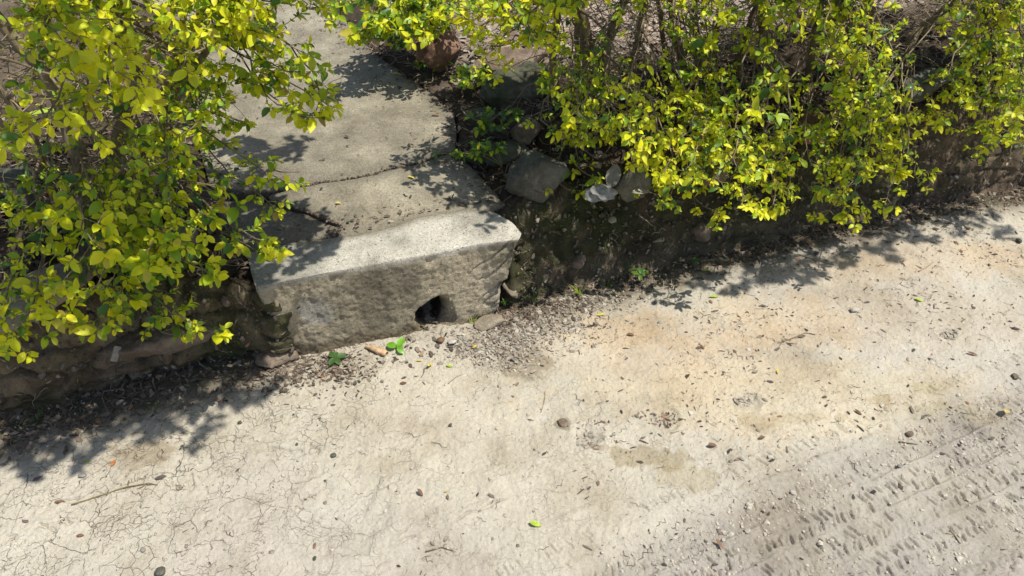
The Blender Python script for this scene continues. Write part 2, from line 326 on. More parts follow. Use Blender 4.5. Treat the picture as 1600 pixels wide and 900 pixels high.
# ---------------------------------------------------------------- road: dried mud with tyre marks
TA = PZ(1357, 786)[:2]; TB = PZ(1525, 709)[:2]; TD = (TB - TA) / np.linalg.norm(TB - TA); TN = np.array([-TD[1], TD[0]])
EA = PZ(880, 905)[:2]; EB = PZ(1600, 590)[:2]; ED = (EB - EA) / np.linalg.norm(EB - EA); EN = np.array([-ED[1], ED[0]])
CRK = [[(715, 808), (742, 798), (765, 790), (784, 782)], [(1180, 0)][:0] or [(70, 800), (95, 790), (130, 778)], [(205, 740), (232, 727), (262, 720)], [(0, 858), (10, 846), (30, 838)], [(72, 826), (95, 815), (118, 822)],
       [(296, 770), (304, 758), (300, 742)], [(485, 695), (497, 704)], [(420, 660), (440, 655)], [(1070, 400)][:0] or [(620, 850), (650, 838)], [(95, 830), (60, 826)], [(195, 752), (205, 740)], [(400, 707), (425, 700), (470, 705)]]
CRKW = [np.array([PZ(*q)[:2] for q in c]) for c in CRK]
def seg_d(x, y, pts):
    d = np.full(x.shape, 1e9)
    for (ax, ay), (bx, by) in zip(pts[:-1], pts[1:]):
        ex, ey = bx - ax, by - ay; t = np.clip(((x - ax) * ex + (y - ay) * ey) / (ex * ex + ey * ey + 1e-12), 0, 1)
        d = np.minimum(d, (x - ax - t * ex) ** 2 + (y - ay - t * ey) ** 2)
    return np.sqrt(d)
def rough_zone(x, y):
    d = (x - EA[0]) * EN[0] + (y - EA[1]) * EN[1]            # negative = camera side: the rutted strip
    return sstep(.05, -.06, d + .05 * fbm2(x, y, 7, 3, 51))
def road_h(x, y, fine=True):
    h = .014 * fbm2(x, y, 1.6, 2, 1) + .0045 * fbm2(x, y, 7, 3, 4)
    rz = rough_zone(x, y)
    u = (x - TA[0]) * TD[0] + (y - TA[1]) * TD[1]; w = (x - TA[0]) * TN[0] + (y - TA[1]) * TN[1]
    w = w + .010 * fbm2(x, y, 3, 2, 9)
    inzone = sstep(-.24, -.18, w) * sstep(.17, .11, w)
    h = h - .010 * inzone
    # long raised lines squeezed up between tread rows, and the shoulder ridge beyond
    for c, a, s in ((.045, .009, .005), (-.025, .008, .004), (-.095, .008, .005), (.135, .011, .010), (.245, .006, .010), (.33, .004, .012)):
        h = h + .75 * a * np.exp(-((w + .006 * fbm2(x, y, 14, 2, 15) - c) / s) ** 2) * (.3 + 1.1 * fbm2(x, y, 6, 2, 13 + int(c * 100)))
    if fine:
        for q, (c, wd, ph, sk) in enumerate(((.022, .010, 0., .30), (-.004, .009, .4, -.3), (-.045, .010, .5, .25), (-.072, .009, .1, -.3), (-.115, .010, .2, .30), (-.142, .009, .6, -.2), (.070, .009, .7, .2), (.098, .009, .3, -.3), (.19, .011, .1, .3))):
            pit = .0190; uu = (u + sk * (w - c)) / pit + ph; k = np.floor(uu); r1 = _h(k.astype(np.int64), q, 3, 5); r2 = _h(k.astype(np.int64), q, 9, 6); r3 = _h(k.astype(np.int64), q, 17, 8)
            du = (uu - k - .5) * pit + r1 * .0055 + .004 * fbm2(x, y, 55, 2, 21); dw = (w - c - r2 * .006) / (wd * (1 + .4 * r3))
            st_ = np.clip(.6 + .75 * r2 * r1 + .5 * r3, 0, 1) * sstep(-.6, -.1, fbm2(x, y, 8, 2, 33)) * (.55 if c > .05 else 1)
            h = h - .0105 * st_ * np.exp(-(du / .0029) ** 6) * np.exp(-dw ** 6) + .0025 * st_ * np.exp(-((du + .0075) / .003) ** 2) * np.exp(-dw ** 4)
        rg = 1 - np.abs(fbm2(x, y, 30, 3, 61)); h = h + rz * (1 - .75 * inzone) * (.007 * (rg - .8) + .006 * fbm2(x, y, 75, 2, 70))
        h = h + .0022 * fbm2(x, y, 45, 3, 80) + .0016 * fbm2(x, y, 150, 2, 90)
        xs = x + .012 * fbm2(x, y, 35, 2, 95); ys = y + .012 * fbm2(x, y, 35, 2, 96)
        for c in CRKW:
            x0, y0 = c.min(0) - .05; x1, y1 = c.max(0) + .05; m = (x > x0) & (x < x1) & (y > y0) & (y < y1)
            if m.any():
                d = seg_d(xs[m], ys[m], c); e = np.minimum(np.hypot(x[m] - c[0, 0], y[m] - c[0, 1]), np.hypot(x[m] - c[-1, 0], y[m] - c[-1, 1]))
                wd = .0022 + .0028 * sstep(0, .03, e); h[m] -= .009 * np.exp(-(d / wd) ** 2)
                h[m] += .0025 * np.exp(-((d - .012) / .01) ** 2)
        # foot-pressed hollows
        for (px, py, r, dp) in ((920, 685, .045, .006), (1035, 655, .05, .005), (1160, 628, .05, .004), (1480, 520, .03, .005), (860, 657, .05, .003), (720, 710, .11, .004), (535, 800, .12, .006)):
            c = PZ(px, py)[:2]; d = np.hypot(x - c[0], (y - c[1])); h = h - dp * sstep(r, r * .5, d + r * .4 * fbm2(x, y, 25, 2, 7)) + dp * .5 * np.exp(-((d - r) / .012) ** 2)
    kv = (x - KO[0]) * EV[0] + (y - KO[1]) * EV[1]; ku = (x - KO[0]) * EU[0] + (y - KO[1]) * EU[1]
    e = base_v(ku) - kv                                       # distance in front of the bank
    cm = PZ(705, 524)[:2]; h = h + .016 * np.exp(-(((x - cm[0]) / .10) ** 2 + ((y - cm[1]) / .045) ** 2))
    h = h - .012 * sstep(.10, .0, e) * sstep(-.2, 0, ku + 0 * e) + .012 * np.exp(-((e - .03) / .05) ** 2) * sstep(-.1, .1, ku) * sstep(.5, .3, ku)
    return h
def blot(x, y, px, py, rx, ry, seed, edge=.45):
    c = PZ(px, py)[:2]; sx = rx * PZ(px, py)[1] * 0 + rx; ex = (x - c[0]) / (sx); ey = (y - c[1]) / ry
    d = np.hypot(ex, ey) + edge * (fbm2(x, y, 14, 3, seed) + .7 * fbm2(x, y, 48, 3, seed + 3)); return sstep(1.2, .7, d)
def road_tint(x, y):
    n = fbm2(x, y, 2.2, 3, 101); n2 = fbm2(x, y, 11, 3, 102)
    c = np.empty((len(x), 3)); c[:] = (.455, .430, .362)
    def mix(col, f): c[:] = c + (np.array(col) - c) * np.clip(f, 0, 1)[:, None]
    mix((.44, .41, .36), .7 * sstep(-.1, .5, n)); mix((.50, .46, .38), .5 * sstep(.1, -.5, n))
    # orange clay stain band near the right bank
    for (px, py, rx, ry, a, s) in ((1130, 590, .30, .20, .55, 1), (930, 510, .16, .08, .8, 2), (1230, 500, .20, .11, .7, 3), (1060, 510, .28, .09, .45, 4), (1480, 400, .35, .10, .55, 5), (1420, 490, .4, .12, .25, 9), (1090, 600, .09, .07, .6, 6), (1330, 420, .22, .06, .5, 7), (1560, 400, .15, .06, .6, 8), (820, 540, .12, .07, .5, 17), (1000, 560, .3, .1, .35, 19)):
        mix((.50, .375, .235), a * .5 * blot(x, y, px, py, rx, ry, 110 + s, .6))
    mix((.52, .46, .34), .5 * blot(x, y, 1250, 620, .6, .12, 130, .6))
    # damp olive and brown patches
    for (px, py, rx, ry, a, s, col) in ((1020, 716, .075, .030, .9, 1, (.27, .22, .13)), (1075, 748, .075, .035, .6, 2, (.32, .27, .16)), (878, 664, .016, .018, .95, 3, (.17, .145, .10)), (1365, 624, .035, .025, .7, 4, (.32, .25, .13)),
        (1195, 662, .04, .018, .7, 5, (.36, .28, .16)), (1240, 655, .10, .012, .5, 6, (.36, .28, .16)), (1190, 672, .04, .012, .5, 16, (.30, .24, .14)), (1460, 640, .08, .035, .55, 7, (.38, .34, .17)), (1500, 655, .09, .016, .5, 8, (.38, .34, .17)), (1440, 605, .05, .02, .5, 18, (.38, .34, .17)), (812, 568, .08, .04, .8, 9, (.21, .17, .11)),
        (225, 712, .10, .032, .8, 10, (.32, .27, .19)), (920, 690, .03, .02, .6, 11, (.25, .23, .2)), (932, 702, .025, .012, .7, 12, (.22, .16, .1)), (1035, 655, .045, .03, .55, 13, (.27, .25, .22)), (1165, 628, .045, .03, .45, 14, (.30, .28, .25)), (1170, 595, .03, .012, .3, 15, (.45, .28, .13)), (540, 800, .11, .05, .35, 20, (.42, .40, .36)), (520, 850, .1, .06, .35, 21, (.36, .33, .29))):
        mix(col, .68 * a * blot(x, y, px, py, rx, ry, 140 + s, .95))
    rz = rough_zone(x, y); mix((.30, .283, .255), .9 * rz * (.75 + .5 * n2))
    dd = (x - TA[0]) * TN[0] + (y - TA[1]) * TN[1]; mix((.40, .37, .33), .8 * sstep(-.2, -.30, dd))
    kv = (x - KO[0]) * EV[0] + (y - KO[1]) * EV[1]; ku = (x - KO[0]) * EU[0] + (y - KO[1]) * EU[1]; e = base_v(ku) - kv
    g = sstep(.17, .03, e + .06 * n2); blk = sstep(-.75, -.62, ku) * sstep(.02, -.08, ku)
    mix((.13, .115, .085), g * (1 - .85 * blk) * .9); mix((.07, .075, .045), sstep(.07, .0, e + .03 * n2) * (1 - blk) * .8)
    return c
NY, NX = 850, 1300
yy = [0.42]
while len(yy) < NY: yy.append(yy[-1] + (.00265 * 640 / 850) * (cp * yy[-1] + sp * 1.5) / 1.45 * 1.02)
yy = np.array(yy) * 1.0
hw = .75 * (cp * yy + sp * 1.5) + .22
X = (np.linspace(-1, 1, NX)[None, :] * hw[:, None]); Y = np.repeat(yy[:, None], NX, 1)
xf, yf = X.ravel(), Y.ravel()
ku = (xf - KO[0]) * EU[0] + (yf - KO[1]) * EU[1]; kv = (xf - KO[0]) * EV[0] + (yf - KO[1]) * EV[1]
edge = np.zeros((NY, NX), bool); edge[0] = edge[-1] = True; edge[:, 0] = edge[:, -1] = True
keep = kv < base_v(ku) + .14
Z = np.full(len(xf), -.05); Z[keep] = road_h(xf[keep], yf[keep]); Z = np.where(edge.ravel(), -.05, Z)
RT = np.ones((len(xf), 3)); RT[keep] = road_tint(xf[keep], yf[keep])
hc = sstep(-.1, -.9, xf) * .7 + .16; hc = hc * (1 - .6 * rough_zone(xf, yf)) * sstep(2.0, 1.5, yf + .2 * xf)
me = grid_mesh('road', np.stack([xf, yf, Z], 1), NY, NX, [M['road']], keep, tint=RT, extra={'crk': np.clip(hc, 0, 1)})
road = tag(link('road', me), 'dry pale cracked mud road with tyre marks', kind='structure')
YMAX = yy[-1]

# wide ground all round, one sheet below
g = np.linspace(-1, 1, 81); g = np.sign(g) * np.abs(g) ** 2 * 60; GX, GY = np.meshgrid(g, g); gx, gy = GX.ravel(), GY.ravel()
me = grid_mesh('ground', np.stack([gx, gy, -.06 + .01 * fbm2(gx, gy, .8, 2, 5)], 1), 81, 81, [M['road']], tint=np.tile((.45, .41, .34), (len(gx), 1)), extra={'crk': np.full(len(gx), .3)})
tag(link('ground', me), 'wide dusty ground around the road', kind='structure')

# ---------------------------------------------------------------- earth bank and planting bed
NU, NF, NB = 900, 62, 170
us = np.concatenate([np.linspace(-2.9, 3.3, NU)])
def bank_grid():
    tf = np.linspace(0, 1, NF); sb = (np.linspace(0, 1, NB + 1)[1:]) ** 1.7 * 5.5
    U = np.repeat(us[None], NF + NB, 0); Vv = np.empty_like(U); Zz = np.empty_like(U)
    ztop = np.interp(us, [-2.9, -1.4, -.8, -.45, .05, .2, .6, 1.1, 1.8, 3.3], [.33, .31, .27, .24, .255, .275, .30, .31, .33, .35]) + .018 * fbm2(us, us * 0, 4, 3, 3)
    batt = np.interp(us, [-2.9, -.95, -.72, -.52, -.45, .02, .2, .6, 1.2, 3.3], [.07, .08, .02, .01, .1, .10, .13, .13, .12, .10])
    bv = base_v(us) + .02 * fbm2(us, us * 0 + 5, 5, 3, 8)
    wx0, wy0 = KO[0] + us * EU[0] + bv * EV[0], KO[1] + us * EU[1] + bv * EV[1]
    inb = sstep(-.575, -.50, us) * sstep(.02, -.06, us)
    bv = bv + .12 * inb - .038 * np.exp(-((us + .65) / .07) ** 2)
    for i, t in enumerate(tf):
        Zz[i] = -.05 + (ztop + .05) * t; q = max(t - .82, 0) / .18
        Vv[i] = bv + batt * t ** 1.3 + .035 * q * q
        Vv[i] += .025 * np.exp(-((Zz[i] - .015) / .028) ** 2) * np.where(us < -.4, 1.4, .5)
    for j, s in enumerate(sb):
        Vv[NF + j] = Vv[NF - 1] + s; Zz[NF + j] = ztop + .03 * min(s / .4, 1) + .02 * s
    Px = KO[0] + U * EU[0] + Vv * EV[0]; Py = KO[1] + U * EU[1] + Vv * EV[1]
    P = np.stack([Px.ravel(), Py.ravel(), Zz.ravel()], 1)
    rowf = np.repeat(np.concatenate([tf, np.full(NB, 2.)])[:, None], NU, 1).ravel()
    isf = rowf <= 1
    uq = (P - KO) @ EU; damp = 1 - .6 * np.exp(-((uq + .63) / .09) ** 2)
    d = .030 * damp * fbm3(P, 7, 3, 11) + .016 * fbm3(P, 24, 3, 12) + .010 * fbm3(P, 70, 3, 14)
    led = np.abs(fbm3(P * np.array([1, 1, 2.2]), 12, 2, 17)); d = (d - .022 * sstep(.18, .0, led)) * np.where(((P - KO) @ EU) > .05, .62, 1)
    P[:, 0] -= EV[0] * d * isf; P[:, 1] -= EV[1] * d * isf; P[:, 2] += np.where(isf, .25 * d, .9 * d + .01 * fbm3(P, 40, 2, 19))
    sd = poly_sd(P[:, 0], P[:, 1], PATH_POLY); sb2 = poly_sd(P[:, 0], P[:, 1], np.array(BLOCK_TOP))
    dn = np.minimum(sd, sb2)
    lim = np.where(dn < -.02, .19, .264 + .30 * np.maximum(dn, 0)); lim = np.where(dn < .0, .2, lim)
    P[:, 2] = np.where(~isf, np.minimum(P[:, 2], lim + .5 * .012 * fbm3(P, 40, 2, 19)), P[:, 2])
    return P, isf
BKP, BKF = bank_grid()
bu, bvv = (BKP - KO) @ EU, (BKP - KO) @ EV
na = fbm3(BKP, 4, 3, 21); nb = fbm3(BKP, 14, 3, 22)
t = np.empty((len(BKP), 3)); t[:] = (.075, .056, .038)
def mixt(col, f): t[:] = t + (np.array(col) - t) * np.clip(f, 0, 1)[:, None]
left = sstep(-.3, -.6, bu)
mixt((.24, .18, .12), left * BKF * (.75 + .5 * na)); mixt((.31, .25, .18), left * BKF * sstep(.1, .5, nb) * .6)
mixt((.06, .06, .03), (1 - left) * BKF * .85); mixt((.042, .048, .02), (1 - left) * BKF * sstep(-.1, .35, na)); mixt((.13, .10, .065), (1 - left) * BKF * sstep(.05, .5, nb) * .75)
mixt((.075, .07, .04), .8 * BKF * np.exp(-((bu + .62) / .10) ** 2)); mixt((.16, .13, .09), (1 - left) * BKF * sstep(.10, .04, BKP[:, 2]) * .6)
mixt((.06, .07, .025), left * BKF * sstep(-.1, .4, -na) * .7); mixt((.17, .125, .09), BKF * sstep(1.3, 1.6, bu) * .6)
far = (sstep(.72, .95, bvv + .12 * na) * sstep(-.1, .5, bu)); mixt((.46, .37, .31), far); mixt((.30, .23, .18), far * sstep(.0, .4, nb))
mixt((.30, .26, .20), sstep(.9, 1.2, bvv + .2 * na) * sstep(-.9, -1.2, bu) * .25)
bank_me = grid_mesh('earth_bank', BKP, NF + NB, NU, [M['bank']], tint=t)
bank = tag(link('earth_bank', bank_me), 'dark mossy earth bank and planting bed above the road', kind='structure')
BV, BN = get_vn(bank_me)
def bank_pt(p):
    """nearest bed height below a point"""
    d = (BV[:, 0] - p[0]) ** 2 + (BV[:, 1] - p[1]) ** 2 + np.where(BKF, .004, 0); return float(BV[int(np.argmin(d)), 2])

# ---------------------------------------------------------------- concrete kerb block with drain hole
hc_ = PZ(669, 487, .057); eb = np.array([-.22, .975, 0])
def cyl(c0, c1, r0, r1, n=20, sq=1.0):
    V, F = tube([c0, c1], [r0, r1], n); V = V.copy(); V[:, 2] = c0[2] + (V[:, 2] - c0[2]) * sq
    return mesh_vf('cut', V, F, [])
c0 = np.array([hc_[0], hc_[1], .056]); er = np.array([.975, .22, 0])
cut1 = cyl(c0 - eb * .10 , c0 + eb * .55, .045, .043, 9, 1.25)
cut2 = cyl(c0 - eb * .04 + er * .034 + np.array([0, 0, .012]), c0 + eb * .045 - er * .012, .064, .026, 11, 1.15)
me = remesh(loft(BLOCK_TOP, BLOCK_BASE, .283, -.05), .0042, (cut1, cut2))
Vb, Nb = get_vn(me)
topm = sstep(.255, .275, Vb[:, 2]); rside = sstep(-.16, .0, Vb[:, 0])
d = .006 * fbm3(Vb, 9, 3, 31) + (.0022 * fbm3(Vb, 45, 3, 33) + .0016 * fbm3(Vb, 110, 2, 35)) * (1 - .65 * topm)
d += rside * (1 - topm * .6) * (-.014 * sstep(.0, .45, fbm3(Vb, 11, 3, 53)) * sstep(-.08, .0, Vb[:, 0]) + .016 * fbm3(Vb * np.array([1, 1, 1.4]), 16, 3, 37) - .010 * sstep(.12, 0, np.abs(fbm3(Vb @ np.array([[1, 0, .7], [0, 1, 0], [-.7, 0, 1]]).T * np.array([.6, 1, 2.4]), 14, 2, 39))))
d -= (1 - topm) * .003 * sstep(.35, .7, fbm3(Vb, 40, 2, 41))
d += (1 - topm) * (-.012 * sstep(.235, .27, Vb[:, 2]) * sstep(.1, .5, fbm3(Vb, 17, 3, 48)) + .0010 * fbm3(Vb, 85, 2, 46) + .0014 * fbm3(Vb, 190, 1, 47))
Vb2 = Vb + Nb * d[:, None]
# chipped and rounded front top arris
lft = sstep(-.44, -.6, Vb[:, 0]) * (1 - topm * .7); Vb2 += Nb * (lft * (.022 * fbm3(Vb, 14, 3, 49) - .012 * sstep(.1, .5, fbm3(Vb, 9, 2, 50))))[:, None]
set_v(me, Vb2); smooth_me(me); me.materials.clear(); me.materials.append(M['block'])
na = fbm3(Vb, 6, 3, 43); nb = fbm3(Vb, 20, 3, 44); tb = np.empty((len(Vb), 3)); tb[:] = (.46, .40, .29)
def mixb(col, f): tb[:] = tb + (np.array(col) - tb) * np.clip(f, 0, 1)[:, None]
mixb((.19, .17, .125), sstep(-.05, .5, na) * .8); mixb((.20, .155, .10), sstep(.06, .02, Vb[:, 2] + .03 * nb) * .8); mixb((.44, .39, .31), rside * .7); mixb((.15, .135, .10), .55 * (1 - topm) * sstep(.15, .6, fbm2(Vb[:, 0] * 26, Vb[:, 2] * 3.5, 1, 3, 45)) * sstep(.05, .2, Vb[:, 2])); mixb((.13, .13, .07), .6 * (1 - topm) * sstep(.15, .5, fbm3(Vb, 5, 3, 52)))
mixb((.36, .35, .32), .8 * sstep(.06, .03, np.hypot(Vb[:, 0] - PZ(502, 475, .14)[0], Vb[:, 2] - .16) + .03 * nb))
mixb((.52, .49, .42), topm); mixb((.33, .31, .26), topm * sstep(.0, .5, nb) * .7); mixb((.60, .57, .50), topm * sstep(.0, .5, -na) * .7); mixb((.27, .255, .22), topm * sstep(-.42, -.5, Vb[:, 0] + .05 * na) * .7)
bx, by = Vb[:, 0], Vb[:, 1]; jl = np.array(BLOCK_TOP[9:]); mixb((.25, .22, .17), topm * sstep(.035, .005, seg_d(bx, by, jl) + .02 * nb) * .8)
inner = poly_sd(bx, by, BLOCK_TOP); mixb((.028, .024, .018), sstep(-.022, -.05, inner) * (1 - topm) * .9)  # drain hole's deep shade put into the tint, near-black further in
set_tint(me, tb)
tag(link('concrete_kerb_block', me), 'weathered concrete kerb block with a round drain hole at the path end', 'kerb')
block = bpy.data.objects['concrete_kerb_block']

# ---------------------------------------------------------------- concrete path in three cracked slabs
path_root = tag(empty('concrete_path', (*np.mean(PATH_POLY[:8], 0), .0)), 'cracked grey concrete path leading up between the shrubs', kind='structure')
def wob(l, amp=.006, step=.012, seed=0):
    """resample a polyline with a wobble so that a crack looks broken"""
    out = []
    for a, b in zip(l[:-1], l[1:]):
        a = np.array(a); b = np.array(b); n = max(1, int(np.linalg.norm(b - a) / step))
        for k in range(n): out.append(a + (b - a) * k / n)
    out.append(np.array(l[-1])); o = np.array(out); w = np.stack([fbm2(o[:, 0], o[:, 1], 22, 3, seed), fbm2(o[:, 0], o[:, 1], 22, 3, seed + 9)], 1); w[0] = w[-1] = 0
    return list(o + w * amp)
C1 = wob(pz([(700, 238), (686, 243), (660, 252), (630, 258), (600, 266), (570, 274), (530, 281), (490, 287), (455, 292), (425, 300)]), .009, seed=3)   # long crack, right to left
Lp = [np.array([-.80, 1.62]), np.array([-.86, 1.75])]
C2 = wob(pz([(425, 314), (445, 322), (470, 326), (500, 338), (533, 352), (518, 376)]), .008, seed=5)                          # round the dark broken piece
def off(l, dx, dy): return [p + np.array([dx, dy]) for p in l]
rightA = wob(pz([(768, 327), (790, 318), (762, 288), (738, 262), (700, 238)]), .012, seed=7)
polyA = pz([(520, 376), (556, 374), (618, 360), (651, 347), (725, 332), (765, 336)]) + rightA[1:-1] + off(C1, 0, -.0035) + [PZ(418, 306, pathZ)[:2]] + C2[:-1]
polyC = [PZ(384, 400, pathZ)[:2], PZ(450, 386, pathZ)[:2], PZ(497, 379, pathZ)[:2]] + off(C2[::-1], -.004, -.001) + [PZ(405, 308, pathZ)[:2], np.array([-.86, 1.75]), np.array([-.80, 1.62])]
rightB = wob(pz(PATH_R[3:]), .014, .02, seed=11)
polyB = off(C1[::-1], 0, .0025) + rightB + [np.array([-2.3, 4.6]), np.array([-3.05, 4.3]), np.array([-1.35, 3.0]), np.array([-1.02, 2.1]), np.array([-.88, 1.80])]
def slab(poly, zt, vox, tcol, seed, label=None):
    me = remesh(loft(poly, poly, zt, zt - .10), vox); Vs, Ns = get_vn(me)
    e = poly_sd(Vs[:, 0], Vs[:, 1], poly); up = sstep(.3, .8, Ns[:, 2])
    d = .005 * fbm3(Vs, 5, 3, seed) + .0018 * fbm3(Vs, 22, 3, seed + 8) + .0018 * fbm3(Vs, 50, 3, seed + 2) + .001 * fbm3(Vs, 130, 1, seed + 3)
    Vs2 = Vs + Ns * (d * (.3 + .7 * up))[:, None]; Vs2[:, 2] -= .006 * np.exp(e / .008) * up
    if seed == 51:                                                # hairline crack in the front slab
        c = np.array(wob(pz([(558, 320), (572, 335), (583, 347)]), .01, seed=4)); dd = seg_d(Vs[:, 0], Vs[:, 1], c); Vs2[:, 2] -= .006 * np.exp(-(dd / .0035) ** 2) * up
    set_v(me, Vs2); smooth_me(me); me.materials.clear(); me.materials.append(M['path'])
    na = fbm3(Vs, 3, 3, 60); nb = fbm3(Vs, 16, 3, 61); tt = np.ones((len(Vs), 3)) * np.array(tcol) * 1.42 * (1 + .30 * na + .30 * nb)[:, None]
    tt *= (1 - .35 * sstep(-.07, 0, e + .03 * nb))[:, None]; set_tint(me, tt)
    o = link('slab', me, path_root); o.matrix_parent_inverse = Matrix.Translation(-path_root.location); 
    if label: o['label'] = label
    return o
bpy.context.view_layer.update()
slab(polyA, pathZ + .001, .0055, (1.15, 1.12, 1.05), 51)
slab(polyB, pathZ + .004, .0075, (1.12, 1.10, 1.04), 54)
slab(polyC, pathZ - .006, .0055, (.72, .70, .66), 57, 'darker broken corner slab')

# ---------------------------------------------------------------- stones
def boulder(name, c, size, rotz, seed, mat, label=None, cat='rock', vox=.007, flat=.0, parent=None, group=None, tilt=(0, 0), n=16, amp=.05):
    rr = np.random.default_rng(seed); a = rr.normal(size=(n, 3)); a /= np.linalg.norm(a, axis=1)[:, None]; a *= rr.uniform(.82, 1.05, n)[:, None]
    if flat: a[:, 2] = np.clip(a[:, 2], -1 + flat, 1 - flat)
    bm = bmesh.new()
    for p in a: bm.verts.new(p * np.array(size) / 2)
    bmesh.ops.convex_hull(bm, input=bm.verts)
    for v in [v for v in bm.verts if not v.link_faces]: bm.verts.remove(v)
    bmesh.ops.recalc_face_normals(bm, faces=bm.faces); me = bpy.data.meshes.new('b'); bm.to_mesh(me); bm.free()
    me = remesh(me, vox); V, Nn = get_vn(me); sc = max(size)
    V = V + Nn * (amp * sc * fbm3(V + seed, 2.2 / sc, 3, seed) + .016 * sc * fbm3(V + seed, 12 / sc, 3, seed + 1) - .02 * sc * sstep(.1, 0, np.abs(fbm3(V * np.array([1, 1, 2]) + seed, 5 / sc, 2, seed + 5))))[:, None]
    set_v(me, V); smooth_me(me); me.materials.clear(); me.materials.append(M[mat])
    o = link(name, me, parent, Vector(c) if parent is None else Vector(c) - parent.location); o.rotation_euler = (tilt[0], tilt[1], rotz)
    if label: tag(o, label, cat if parent is None else None, group)
    return o
kr = math.atan2(EU[1], EU[0])
def st(px, py, z, size, mat, label, seed, rot=0, name='rock', **kw):
    p = PZ(px, py, z); return boulder(name, p, size, kr + rot, seed, mat, label, **kw)
st(688, 78, .36, (.20, .16, .20), 'rock_red', 'red-brown rough boulder beside the far right edge of the path', 3, .2, name='boulder')
st(806, 92, .36, (.32, .20, .09), 'rock_brown', 'brown flat-topped stone lying right of the red-brown boulder', 8, -.1, flat=.35)
st(738, 118, .30, (.24, .10, .05), 'rock_tan', 'thin pale flat stone at the path edge below the brown flat-topped stone', 12, .05, name='flat_stone', flat=.5)
st(805, 142, .33, (.28, .20, .20), 'rock_dark', 'large dark stone with pale lichen top behind the path edge', 15, .1, name='boulder')
st(752, 188, .29, (.14, .10, .11), 'rock_dark', 'small dark mossy stone close to the right edge of the path', 21, .4)
st(815, 205, .33, (.16, .12, .10), 'rock_brown', 'dark brown rounded stone behind the small mossy stone', 24, .7)
st(775, 240, .29, (.24, .12, .10), 'rock_dark', 'low mossy stone under green sprigs by the path', 27, -.15)
st(838, 276, .31, (.225, .17, .17), 'rock_grey', 'grey angular boulder above the right end of the kerb block', 34, .25, name='boulder', flat=.1)
st(985, 283, .31, (.16, .12, .15), 'rock_grey', 'squarish grey stone behind the white wrapper under yellow leaves', 37, .1)
st(1275, 196, .34, (.15, .12, .12), 'rock_red', 'reddish stone in the shade below the right hedge', 41, .5)
st(1440, 130, .38, (.26, .14, .13), 'rock_grey', 'pale grey stone among stems of the right hedge', 45, .2)
st(1118, 268, .31, (.16, .10, .08), 'rock_brown', 'brown stone half hidden behind hanging twigs of the right hedge', 47, .2)
st(62, 462, .335, (.34, .20, .10), 'rock_tan', 'large tan flat stone on top of the left bank', 52, .12, name='flat_stone', flat=.3)
st(150, 395, .33, (.18, .14, .10), 'rock_brown', 'small brown stone behind the tan flat stone', 53, .12)
st(18, 300, .36, (.24, .18, .15), 'rock_dark', 'dark rounded rock behind the left shrub stems', 56, .3)
st(275, 372, .32, (.14, .12, .08), 'rock_brown', 'low brown stone hidden under the left shrub foliage', 59, .3)
# slabs set in the bank face, parts of the bank
def inset(px, py, size, mat, seed, label=None, v=0, tilt=(0, 0), rot=0, **kw):
    u = uv_of(PV(px, py, .06))[0]; p = PV(px, py, base_v(u) + .045 + v)
    return boulder('embedded_stone', p, size, kr + rot, seed, mat, label, parent=bank, tilt=tilt, **kw)
inset(262, 532, (.33, .13, .10), 'rock_brown', 61, 'wide smooth brown slab in the left bank', v=-.015, tilt=(-.3, .03), flat=.25)
inset(432, 550, (.17, .13, .09), 'rock_brown', 62, 'reddish brown wedge of rock beside the kerb block', v=-.03, tilt=(-.2, .15), flat=.2)
for k, (px, py, s, m_) in enumerate([(427, 470, .032, 'rock_tan'), (462, 503, .024, 'rock_tan'), (355, 470, .04, 'rock_brown'), (160, 580, .05, 'rock_brown'), (110, 636, .045, 'rock_brown'), (30, 640, .04, 'rock_brown'),
        (800, 450, .075, 'rock_tan'), (850, 432, .05, 'rock_tan'), (925, 435, .07, 'rock_brown'), (1028, 375, .045, 'rock_tan'), (1095, 362, .09, 'rock_brown'), (1085, 400, .06, 'rock_brown'), (957, 343, .03, 'rock_tan'), (1310, 290, .035, 'rock_tan'), (1415, 305, .03, 'rock_tan'), (905, 405, .06, 'rock_brown'), (840, 345, .02, 'rock_tan'), (418, 478, .045, 'rock_brown'), (446, 498, .03, 'rock_tan'), (1180, 330, .05, 'rock_brown'), (480, 540, .05, 'rock_dark')]):
    inset(px, py, (s * random.uniform(1, 1.4), s, s * random.uniform(.7, 1)), m_, 70 + k, vox=.005 if s > .04 else .004, v=.0, rot=random.random())
tag(boulder('flat_stone', PZ(768, 503, .012), (.11, .07, .035), kr + .15, 95, 'rock_tan', vox=.004, flat=.2), 'pale wedge of stone on the ground just right of the drain hole', 'rock')

